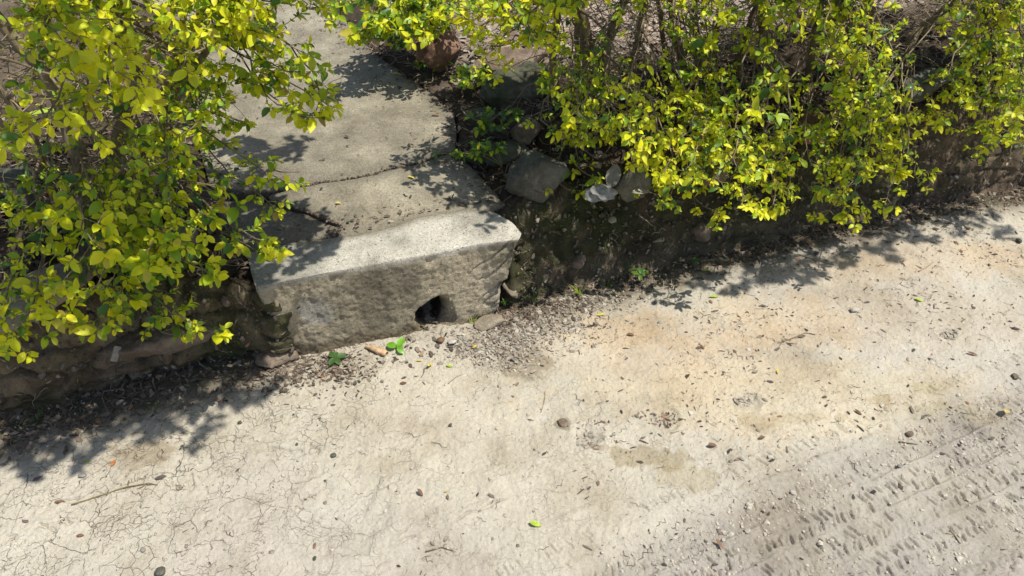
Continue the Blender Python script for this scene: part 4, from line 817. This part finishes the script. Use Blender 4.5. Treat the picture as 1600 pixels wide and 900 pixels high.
flat_leaf(1123, 852, .026, -1.0, 'leaf_brown', 'red-brown leaf on the rough strip near the bottom', wid=.35, curl=.3)
flat_leaf(1568, 648, .034, .9, 'leaf_fallen', 'yellow and brown crumpled leaf at the right edge of the road', curl=.6, wid=.5)
flat_leaf(165, 650, .024, .5, 'leaf_fallen', 'pale yellow leaf in the shade at the foot of the left bank')
flat_leaf(135, 722, .026, 0, 'leaf_fresh', 'thin yellow-green leaf left of the reddish orange leaf', wid=.15)
flat_leaf(95, 787, .022, .3, 'leaf_brown', 'brown curved leaf above the long twig', wid=.3, curl=.4)
flat_leaf(126, 838, .018, .1, 'leaf_brown', 'small brown leaf on the cracked mud at the lower left')
flat_leaf(1180, 582, .022, .4, 'leaf_grey', 'pale scrap of leaf on the orange stained mud', wid=.4)
flat_leaf(1215, 582, .018, 1.3, 'leaf_fallen', 'olive leaf scrap on the orange stained mud')
flat_leaf(1115, 465, .034, .1, 'leaf_fresh', 'green leaf in the edge of the shade on the right of the road', wid=.25)
flat_leaf(938, 493, .026, .4, 'leaf_fallen', 'yellow leaf at the shade edge below the right bank')
flat_leaf(1435, 470, .026, -.5, 'leaf_fresh', 'small green leaf on sunny mud at the right', wid=.4)
flat_leaf(1103, 424, .030, .1, 'leaf_fresh', 'narrow green leaf at the foot of the right bank', wid=.2)
flat_leaf(985, 524, .024, -.2, 'leaf_brown', 'rust-brown leaf on sunny mud under the right shade edge')
flat_leaf(1096, 543, .024, -.9, 'leaf_brown', 'pair-like brown leaf on the bright mud', wid=.3)
flat_leaf(1190, 685, .020, .3, 'leaf_brown', 'dark brown leaf beyond the folded brown leaf')
flat_leaf(1518, 554, .030, -.4, 'leaf_brown', 'brown leaf on the pale mud near the right edge', wid=.3)
flat_leaf(1340, 645, .024, -.9, 'leaf_brown', 'dark leaf beside the damp patch on the right', wid=.3)
flat_leaf(620, 118, .036, .2, 'leaf_fallen', 'curled yellow-tan leaf on the upper part of the path', z=pathZ + .006, curl=.3)
flat_leaf(642, 277, .022, -.4, 'leaf_fallen', 'yellow leaf scrap on the path just below the long crack', z=pathZ + .006)
flat_leaf(528, 317, .018, 0, 'leaf_fallen', 'tiny yellow leaf on the front slab of the path', z=pathZ + .006)
flat_leaf(680, 181, .030, 0, 'leaf_brown', 'dark narrow leaf on the shaded right side of the path', z=pathZ + .006, wid=.3)
flat_leaf(270, 155, .05, .1, 'leaf_grey', 'pale dry leaf on the path behind the left shrub', z=pathZ + .008)
flat_leaf(80, 178, .16, .6, 'leaf_fresh', 'long pale green blade leaf behind the left shrub', z=.37, wid=.22)
flat_leaf(957, 287, .085, 1.25, 'leaf_grey', 'large dry grey leaf standing beside the white wrapper', z=.33, wid=.5, tilt=.7)
flat_leaf(1000, 302, .06, .2, 'leaf_grey', 'small dry grey leaf lying right of the squarish grey stone', z=.33)
# rolled tan leaf beside the seedling
p = ground_pt(588, 550, .008); n = 14; tt = np.linspace(0, 1, n); ax = np.array([.89, -.42, .04]); ax /= np.linalg.norm(ax); sd = np.cross(ax, [0, 0, 1.]); upv = np.cross(sd, ax)
V = []; F = []; m_ = 11
for i, q in enumerate(tt):
    r = .0090 * (.35 + .65 * math.sin(q * 2.3 + .25)) * (.75 + .3 * q) * (1 + .15 * math.sin(q * 23))
    for j in range(m_):
        a = -0.7 + j / (m_ - 1) * 5.4; rr = r * (1 + .55 * (j / m_) ** 3 * (.4 + q) + .12 * math.sin(j * 2.1 + i * .9)); V.append(ax * (q - .5) * .070 + sd * rr * math.cos(a) + upv * (rr * math.sin(a) + .002 * math.sin(q * 6)))
for i in range(n - 1):
    for j in range(m_ - 1): k = i * m_ + j; F.append((k, k + 1, k + m_ + 1, k + m_))
tag(link('rolled_leaf', mesh_vf('rolled_leaf', np.array(V), F, [M['leaf_tan']]), None, p), 'rolled tan dry leaf lying at the foot of the kerb block', 'leaf')
# brown and grey seed pod halves
def lump(name, p, size, rot, seed, mat, label, cat, vox=.0025, flat=.2, amp=.04, group=None, tilt=(0, 0)): return boulder(name, p, size, rot, seed, mat, label, cat, vox=vox, flat=flat, amp=amp, group=group, tilt=tilt, n=40)
lump('flat_pebble', ground_pt(706, 536, .006), (.030, .028, .012), .4, 201, 'stone_pale', 'round pale grey flat pebble below the drain hole', 'pebble', tilt=(-.3, 0))
lump('seed_husk', ground_pt(689, 533, .006), (.024, .022, .014), -.3, 202, 'leaf_brown', 'brown seed husk touching the round pale grey pebble', 'husk')
lump('pebble', ground_pt(1334, 486, .006), (.032, .022, .014), 0, 203, 'stone_pale', 'smooth pale oval pebble on the sunny mud at the right', 'pebble', amp=.01)
lump('pebble', ground_pt(130, 744, .004), (.024, .017, .010), -.1, 204, 'stone_blue', 'flat blue-grey pebble left of the reddish orange leaf', 'pebble')
lump('flat_stone', ground_pt(856, 656, -.001), (.075, .052, .012), -.05, 205, 'stone_pale', 'flat pale stone pressed into the mud beside a dark damp spot', 'stone', flat=.6, vox=.003)
lump('mud_lump', ground_pt(880, 662, .002), (.030, .040, .012), .3, 206, 'rock_brown', 'dark damp lump of mud right of the flat pale stone', 'mud lump', vox=.003)
PG = 'single pebbles on the mud road'
for k, (px, py, s, mt, lb) in enumerate([(522, 713, .022, 'rock_grey', 'round grey pebble on cracked mud below the left shade'), (704, 665, .015, 'rock_dark', 'small dark pebble in the upper middle of the road'), (464, 695, .013, 'rock_grey', 'small grey pebble left of the round grey pebble'), (1238, 771, .020, 'stone_pale', 'white pebble on the rough strip'), (471, 793, .016, 'stone_pale', 'pale angular chip in the lower left centre'), (281, 763, .020, 'rock_tan', 'tan pebble sunk in the mud near the left twig'),
        (508, 507 + 245, .011, 'rock_dark', 'tiny dark pebble below the round grey pebble'), (375, 661, .016, 'rock_dark', 'dark pebble in the shade of the left shrub'), (1591, 378, .030, 'rock_grey', 'grey pebble near the right edge below the bank'), (466, 720, .012, 'stone_pale', 'upper of two white chips on the cracked mud'), (467, 732, .012, 'stone_pale', 'lower of two white chips on the cracked mud'), (555, 600, .018, 'rock_grey', 'grey pebble on the road below the kerb block'), (224, 860, .018, 'stone_blue', 'bluish chip in the lower left corner area'), (252, 895, .035, 'rock_grey', 'grey stone at the bottom edge of the photo on the left'), (492, 873, .014, 'rock_dark', 'dark bead-like pebble at the bottom left of centre'), (1405, 730, .018, 'stone_blue', 'bluish pebble in the tyre marked mud'), (1420, 680, .030, 'rock_brown', 'dark clod at the edge of the rutted strip'), (1585, 590, .028, 'rock_brown', 'dark clod near the right edge above the rutted strip')]):
    lump('pebble', ground_pt(px, py, s * .2), (s * .85, s * .7, s * .45), k, 210 + k, mt, lb, 'pebble', vox=max(.0014, s / 12), group=PG)
# crumpled white wrapper
bm = bmesh.new(); bmesh.ops.create_icosphere(bm, subdivisions=3, radius=1)
me = bpy.data.meshes.new('wrapper'); bm.to_mesh(me); bm.free(); V, Nn = get_vn(me); V = V * (1 + .45 * fbm3(V, 2.2, 3, 5) - .35 * np.abs(fbm3(V, 4, 2, 9)))[:, None] * np.array([.045, .03, .024]); set_v(me, V); me.materials.append(M['paper'])
tag(link('crumpled_wrapper', me, None, PZ(938, 302, .325)), 'crumpled white wrapper lying on the bed under the yellow sprig', 'litter')
# small rectangular chip of board on the left bank
pc = PV(181, 553, base_v(uv_of(PV(181, 553, .04))[0]) - .005); bm = bmesh.new(); bmesh.ops.create_cube(bm, size=1); bmesh.ops.scale(bm, vec=(.016, .004, .042), verts=bm.verts); bmesh.ops.bevel(bm, geom=bm.edges[:], offset=.0012, segments=2, affect='EDGES')
bmesh.ops.subdivide_edges(bm, edges=bm.edges[:], cuts=2); 
for v in bm.verts: v.co += Vector([random.gauss(0, .00035) for _ in range(3)])
me = bpy.data.meshes.new('board_chip'); bm.to_mesh(me); bm.free(); me.materials.append(M['leaf_grey']); o = link('board_chip', me, None, pc); o.rotation_euler = (-.35, .55, kr); tag(o, 'small grey rectangular chip leaning on the left bank', 'chip')
# twigs lying about
def twig_thing(pts, r, label, mat='twig', z=None, side=None, group='single twigs lying on the ground'):
    W3 = np.array([ground_pt(x, y, r) if z is None else PZ(x, y, z) for x, y in pts]); root = tag(empty('fallen_twig', W3[0]), label, 'twig', group)
    def tb(P, r0, r1, nm):
        t = np.linspace(0, len(P) - 1, 14); Q = np.stack([np.interp(t, range(len(P)), P[:, k]) for k in range(3)], 1); Q += .0012 * np.stack([fbm2(t, t * 0 + k, 1.5, 2, k) for k in (1, 2, 3)], 1)
        V, F = tube(Q - W3[0], np.linspace(r0, r1, 14), 6); link(nm, mesh_vf(nm, V, F, [M[mat]]), root)
    tb(W3, r, r * .5, 'stem')
    for s_ in side or []: tb(np.array([ground_pt(x, y, r) if z is None else PZ(x, y, z) for x, y in s_]), r * .7, r * .35, 'side_twig')
twig_thing([(112, 790), (150, 778), (190, 764), (228, 756), (246, 758)], .0022, 'long thin twig lying on the cracked mud at the lower left', side=[[(228, 756), (222, 762), (214, 765)]])
twig_thing([(1222, 535), (1236, 530), (1258, 521), (1274, 523)], .0022, 'bent forked dark twig on the sunny mud', side=[[(1236, 532), (1224, 530), (1219, 541)], [(1228, 536), (1245, 538)]])
twig_thing([(1205, 393), (1250, 399), (1290, 411), (1303, 414)], .0020, 'long pale twig in the shade at the foot of the right bank')
twig_thing([(1435, 425), (1448, 418), (1458, 410)], .0022, 'short pale twig among brown bits near the right edge', side=[[(1440, 420), (1430, 415)]])
twig_thing([(1484, 829), (1490, 836), (1501, 850)], .0018, 'crossed dark twig on the smooth mud at the lower right', side=[[(1492, 830), (1488, 840)], [(1478, 834), (1490, 836)]])
twig_thing([(665, 863), (690, 856), (712, 863)], .0018, 'tan twig beside the crushed leaf at the bottom', 'thatch')
twig_thing([(1404, 691), (1425, 694), (1434, 695)], .0018, 'short straight twig on the rough strip', 'thatch')
twig_thing([(420, 262), (440, 268), (470, 268)], .002, 'thin dark twig on the shaded left of the path', z=pathZ + .006)
twig_thing([(700, 600), (712, 590), (722, 586)], .0012, 'short curved twig on the road below the grey flakes')
twig_thing([(845, 645), (850, 628), (852, 612)], .0013, 'upright thin curved twig beyond the flat pale stone')
twig_thing([(1080, 335), (1095, 345), (1108, 357)][::-1] and [(1000, 338), (1010, 345), (1020, 353)], .0018, 'pale straight twig stuck on the right bank', z=.24, mat='thatch')
twig_thing([(960, 278), (970, 290)], .0010, 'thin stalk beside the large dry grey leaf', z=.36, mat='thatch')
twig_thing([(818, 276), (836, 290), (850, 300)], .0012, 'straw stalk leaning on the grey angular boulder', z=.37, mat='thatch')

# ---------------------------------------------------------------- uncountable litter
FL = [(np.array([(-.5, -.22, 0), (-.5, .18, .03), (0, -.30, .10), (0, .26, .13), (.5, -.12, .0), (.52, .10, .06)]), [(0, 2, 3, 1), (2, 4, 5, 3)]),
      (np.array([(-.5, 0, 0), (-.15, .24, .10), (-.12, -.2, .12), (.3, .2, .06), (.28, -.16, .02), (.55, .02, .12)]), [(0, 2, 1), (1, 2, 4, 3), (3, 4, 5)]),
      (np.array([(-.5, -.08, 0), (-.5, .08, 0), (0, -.10, .08), (0, .07, .09), (.5, -.05, .02), (.5, .05, .0)]), [(0, 2, 3, 1), (2, 4, 5, 3)])]
def stick_t(seed):
    r = np.random.default_rng(seed); P = np.array([(x, .13 * r.normal(), .06 * abs(r.normal())) for x in np.linspace(-.5, .5, 5)]); V, F = tube(P, .02, 3, cap=False); return V, F
ST = [stick_t(i) for i in range(6)]
icos = []
for sd_ in range(4):
    bm = bmesh.new(); bmesh.ops.create_icosphere(bm, subdivisions=1, radius=.5); v_ = np.array([v.co[:] for v in bm.verts]); f_ = [tuple(v.index for v in f.verts) for f in bm.faces]; bm.free()
    r = np.random.default_rng(sd_); icos.append((v_ * (1 + .25 * r.normal(size=(len(v_), 1)).clip(-1.2, 1.2)) * np.array([1.15, .95, .62]), f_))
def scatter(name, P, sizes, temps, mat, label, tilt=.35, kind='stuff', smooth=True, nrm=None):
    b = Batch(); k = len(P); ti = rng.integers(0, len(temps), k)
    for i, (tv, tf) in enumerate(temps):
        q = np.where(ti == i)[0]; Rm = rot_mats(len(q), tilt)
        if nrm is not None:
            nn = nrm[q]; z = np.zeros_like(nn); z[:, 2] = 1; ax = np.cross(z, nn); c = nn[:, 2]; K = np.zeros((len(q), 3, 3)); K[:, 0, 1] = -ax[:, 2]; K[:, 0, 2] = ax[:, 1]; K[:, 1, 0] = ax[:, 2]; K[:, 1, 2] = -ax[:, 0]; K[:, 2, 0] = -ax[:, 1]; K[:, 2, 1] = ax[:, 0]
            Rm = (np.eye(3)[None] + K + K @ K / (1 + c + 1e-3)[:, None, None]) @ Rm
        b.add(tv, tf, Rm * sizes[q][:, None, None], P[q])
    o = b.build(name, [mat], smooth=smooth); return tag(o, label, kind=kind)
def road_pts(n, dens):
    """rejection sample in the visible trapezoid"""
    out = []; tot = 0
    while tot < n:
        y = rng.uniform(.6, 2.7, 6 * n); x = rng.uniform(-2.2, 2.4, 6 * n); d = dens(x, y); ku_ = (x - KO[0]) * EU[0] + (y - KO[1]) * EU[1]; kv_ = (x - KO[0]) * EV[0] + (y - KO[1]) * EV[1]
        px, py, _ = project(np.stack([x, y, x * 0], 1)); ok = (rng.random(6 * n) < d) & (kv_ < base_v(ku_) + .05) & (px > -60) & (px < 1660) & (py < 940); out.append(np.stack([x[ok], y[ok]], 1)); tot += ok.sum()
    q = np.concatenate(out)[:n]; return np.stack([q[:, 0], q[:, 1], road_h(q[:, 0], q[:, 1])], 1)
def edge_e(x, y): ku_ = (x - KO[0]) * EU[0] + (y - KO[1]) * EU[1]; kv_ = (x - KO[0]) * EV[0] + (y - KO[1]) * EV[1]; return base_v(ku_) - kv_, ku_
def d_kerb(x, y):
    e, u = edge_e(x, y); return (np.exp(-(np.maximum(e, 0) / .07) ** 2) * np.where((u > -.62) & (u < -.1), .12, 1) + .0) * (.35 + .65 * sstep(-.3, .3, fbm2(x, y, 8, 2, 7)))
def d_open(x, y):
    e, u = edge_e(x, y); r = .10 + .55 * sstep(-.2, .8, x) * sstep(.9, .2, e) + .25 * np.exp(-(np.maximum(e, 0) / .25) ** 2) + .5 * rough_zone(x, y) * sstep(-.2, .2, fbm2(x, y, 5, 2, 8)); return r * (.25 + .9 * sstep(-.2, .35, fbm2(x, y, 6, 2, 17)))
P = road_pts(3600, d_kerb); P[:, 2] += .003; scatter('leaf_litter', P, rng.uniform(.007, .024, len(P)), FL, M['litter'], 'band of dark leaf litter along the foot of the bank', .55)
P = road_pts(2200, d_open); P[:, 2] += .001; scatter('leaf_fragment', P, rng.lognormal(-4.9, .5, len(P)).clip(.003, .026), FL[1:], M['litter_dark'], 'dark leaf fragments strewn over the road', .25)
P = road_pts(2300, d_open); P[:, 2] += .001; scatter('twig_fragment', P, rng.lognormal(-4.45, .5, len(P)).clip(.005, .045), ST, M['litter_dark'], 'fine twig bits strewn over the road', .08)
P = road_pts(1400, d_kerb); P[:, 2] += .004; scatter('twig_litter', P, rng.uniform(.015, .06, len(P)), ST, M['thatch'], 'thin dry stalks along the foot of the bank', .3)
P = road_pts(3800, lambda x, y: .25 + .7 * sstep(-.2, .4, fbm2(x, y, 5, 3, 37)) * (.4 + .6 * sstep(-.6, .4, x))); scatter('mud_flake', P, rng.lognormal(-5.35, .4, len(P)).clip(.002, .012), FL[1:] + ST[:3], M['mud_flake'], 'tiny curled mud flakes and fibres over the whole road', .25)
def d_crumb(x, y): return .05 + .9 * rough_zone(x, y) * sstep(-.35, .4, fbm2(x, y, 7, 2, 27)) + .25 * np.exp(-(np.maximum(edge_e(x, y)[0], 0) / .1) ** 2)
P = road_pts(4200, d_crumb); P[:, 2] += .0005; scatter('mud_crumb', P, rng.lognormal(-5.55, .5, len(P)).clip(.002, .014), icos, M['clod'], 'loose crumbs of dry mud on the road', .5, smooth=False)
def d_peb(x, y): return .15 + .5 * np.exp(-(np.maximum(edge_e(x, y)[0], 0) / .15) ** 2)
P = road_pts(150, d_peb); scatter('gravel', P, rng.lognormal(-5.0, .4, len(P)).clip(.004, .014), icos, M['pebble'], 'tiny pebbles on the road', .3)
# heap of grey flakes washed against the bank right of the drain
def heap(n, pts):
    out = []
    for (px, py, rx, ry, w) in pts:
        c = PZ(px, py)[:2]; q = rng.normal(size=(int(n * w), 2)) * np.array([rx, ry]) * .5 + c; out.append(q)
    q = np.concatenate(out); e, u = edge_e(q[:, 0], q[:, 1]); q = q[(e > .0)]; return np.stack([q[:, 0], q[:, 1], road_h(q[:, 0], q[:, 1]) + rng.random(len(q)) * .006 - .002], 1)
P = heap(4600, [(790, 530, .13, .09, .35), (850, 505, .16, .08, .3), (900, 470, .16, .05, .15), (735, 545, .10, .05, .12), (790, 560, .09, .05, .08)]); scatter('wood_flake_litter', P, rng.lognormal(-4.95, .5, len(P)).clip(.003, .024), FL, M['flake'], 'drift of grey wood flakes and husks right of the drain hole', .6)
P = heap(900, [(520, 575, .14, .07, .5), (430, 590, .18, .06, .5)]); scatter('wood_flake_litter', P, rng.uniform(.006, .018, len(P)), FL, M['litter'], 'grey and brown husks at the left foot of the kerb block', .6)
for (px, py, r_, n_) in ((920, 685, .035, 60), (1035, 655, .04, 90), (1165, 625, .04, 60), (1480, 520, .03, 40), (690, 857, .035, 40)):
    c = PZ(px, py)[:2]; q = rng.standard_t(3, size=(n_, 2)).clip(-4, 4) * r_ * np.array([.5, .32]) + c; P = np.stack([q[:, 0], q[:, 1], road_h(q[:, 0], q[:, 1]) + .002], 1); scatter('crushed_leaf_bits', P, rng.lognormal(-5.1, .5, n_).clip(.003, .016), FL, M['flake' if n_ < 80 else 'litter'], 'patch of crushed grey leaf bits pressed in the mud', .22)
# on the bed and the bank face
vis = (BV[:, 0] > -2.2) & (BV[:, 0] < 2.9) & (BV[:, 1] < 4.3)
sdp = poly_sd(BV[:, 0], BV[:, 1], PATH_POLY); sdb = poly_sd(BV[:, 0], BV[:, 1], np.array(BLOCK_TOP)); vis &= (np.minimum(sdp, sdb) > .0)
bedi = np.where(vis & ~BKF)[0]; faci = np.where(vis & BKF & (BV[:, 2] > .01))[0]
# weight by area so the finely sampled front is not overfilled
area_w = np.ones(len(bedi)); row = bedi // NU - NF; sb_ = (np.linspace(0, 1, NB + 1)) ** 1.7 * 5.5; area_w = np.diff(sb_)[row]; area_w = area_w * np.where((BV[bedi] - KO) @ EV > 1.5, .35, 1); area_w /= area_w.sum()
def pick(idx, n, w=None):
    q = rng.choice(idx, n, p=w); P = BV[q] + rng.normal(size=(n, 3)) * np.array([.006, .006, .0]); return P, BN[q]
P, Nn = pick(bedi, 9000, area_w); P[:, 2] += .004; u_ = (P - KO) @ EU; v_ = (P - KO) @ EV; br = (v_ > .8) & (u_ > .1)
scatter('leaf_litter', P[~br], rng.uniform(.010, .032, (~br).sum()), FL, M['litter'], 'dead leaves and bark bits covering the planting bed', .7)
scatter('leaf_litter', P[br], rng.uniform(.015, .045, br.sum()), FL, M['flake'], 'pale dry leaf litter on the sunny ground behind the hedge', .6)
P, Nn = pick(bedi, 3800, area_w); P[:, 2] += .012; scatter('dead_grass', P, rng.uniform(.03, .14, len(P)), ST, M['thatch'], 'tangle of dead stalks on the planting bed', .45)
P, Nn = pick(faci, 600); scatter('root_fibre', P + Nn * .003, rng.uniform(.015, .06, len(P)), ST, M['thatch'], 'fine roots and stalks on the bank face', .5, nrm=Nn)
P, Nn = pick(faci, 2600); scatter('embedded_gravel', P, rng.lognormal(-4.9, .5, len(P)).clip(.004, .022), icos, M['bank_gravel'], 'small stones embedded in the bank face', .5, nrm=Nn)
P, Nn = pick(faci, 2600); scatter('leaf_litter', P + Nn * .003, rng.uniform(.006, .018, len(P)), FL, M['litter'], 'leaf scraps caught on the bank face', .5, nrm=Nn)
q = faci[(fbm3(BV[faci], 9, 2, 77) > .12)]; P, Nn = pick(q, 3800); scatter('moss', P + Nn * .001, rng.uniform(.004, .010, len(P)), FL, M['moss'], 'moss patches on the bank face', 1.0, nrm=Nn)
# along both edges of the path, and specks on it
def path_pts(n, dens, z=pathZ + .0065):
    x = rng.uniform(-2.0, .1, n * 30); y = rng.uniform(1.5, 3.6, n * 30); s = poly_sd(x, y, PATH_POLY); ok = (s < -.004) & (rng.random(len(x)) < dens(x, y, s)); q = np.stack([x, y], 1)[ok][:n]; return np.stack([q[:, 0], q[:, 1], np.full(len(q), z)], 1)
P = path_pts(900, lambda x, y, s: np.exp(-(s / .06) ** 2) * .8); scatter('leaf_litter', P, rng.uniform(.006, .020, len(P)), FL, M['litter'], 'dark leaf bits gathered along the path edge', .5)
P = path_pts(1300, lambda x, y, s: .12 + .4 * sstep(1.9, 2.6, y) * sstep(-.5, .2, fbm2(x, y, 6, 2, 5)) + .6 * np.exp(-(s / .12) ** 2)); scatter('leaf_fragment', P, rng.lognormal(-4.95, .45, len(P)).clip(.003, .016), FL[1:], M['litter_dark'], 'small dark leaf fragments scattered on the path', .2)
for (poly_, nm) in ((C1, 'dirt in the long path crack'), (C2, 'dirt in the crack round the broken slab')):
    c = np.array(poly_); i = rng.integers(0, len(c) - 1, 200); P2 = c[i] + (c[i + 1] - c[i]) * rng.random((200, 1)) + rng.normal(size=(200, 2)) * .0025; P = np.stack([P2[:, 0], P2[:, 1], np.full(200, pathZ - .001)], 1); scatter('crack_debris', P, rng.uniform(.003, .009, 200), icos, M['litter_dark'], nm, .5)
# debris inside the drain mouth
q = rng.normal(size=(120, 2)) * np.array([.025, .04]); P = np.stack([c0[0] + q[:, 0] * er[0] + (q[:, 1] + .03) * eb[0], c0[1] + q[:, 0] * er[1] + (q[:, 1] + .03) * eb[1], .012 + .006 * rng.random(120)], 1); scatter('leaf_litter', P, rng.uniform(.008, .02, 120), FL + ST, M['thatch'], 'straw and leaf bits in the mouth of the drain hole', .4)
# grass blades and weeds
def tuft(px, py, z, label, n=9, h=.05, mat='leaf_l'):
    b = PZ(px, py, z); root = tag(empty('grass_tuft', b), label, 'grass', 'grass tufts at the foot of the bank')
    for k in range(n):
        a = rng.random() * 6.28; d = np.array([math.cos(a), math.sin(a), 0]); L = h * rng.uniform(.5, 1.1); r0 = rng.uniform(0, .008) * d; t = np.linspace(0, 1, 5)[:, None]
        P = r0 + d * L * .6 * t ** 2 + np.array([0, 0, 1]) * L * (t - .35 * t ** 2); sd = np.array([-d[1], d[0], 0]) * .0014; w = np.array([1, 1, .8, .5, .05])[:, None]
        V = np.concatenate([P - sd * w, P + sd * w]); F = [(i, i + 1, i + 6, i + 5) for i in range(4)]; link('blade', mesh_vf('blade', V, F, [M[mat]]), root)
tuft(460, 560, .0, 'short green blades left of the kerb block foot', 8, .05); tuft(835, 470, .01, 'grass tuft below the right end of the kerb block', 10, .06, 'leaf_g'); tuft(905, 462, .0, 'grass tuft at the bank foot right of the flakes', 10, .05); tuft(240, 645, .0, 'thin grass in the left shade', 7, .05, 'leaf_g'); tuft(790, 475, .02, 'small green tuft at the lower right corner of the kerb block', 12, .035, 'leaf_g'); tuft(738, 508, .0, 'single fresh blades beside the wedge of stone', 4, .045); tuft(60, 660, .0, 'shaded tuft at the far left foot of the bank', 9, .05, 'leaf_g'); tuft(948, 448, .0, 'short tuft left of the seedlings', 8, .04, 'leaf_g')
print('tris', sum(sum(p.loop_total - 2 for p in o.data.polygons) for o in S.objects if o.type == 'MESH' and o.data.users == 1) if False else 'n/a', 'objects', len(S.objects))
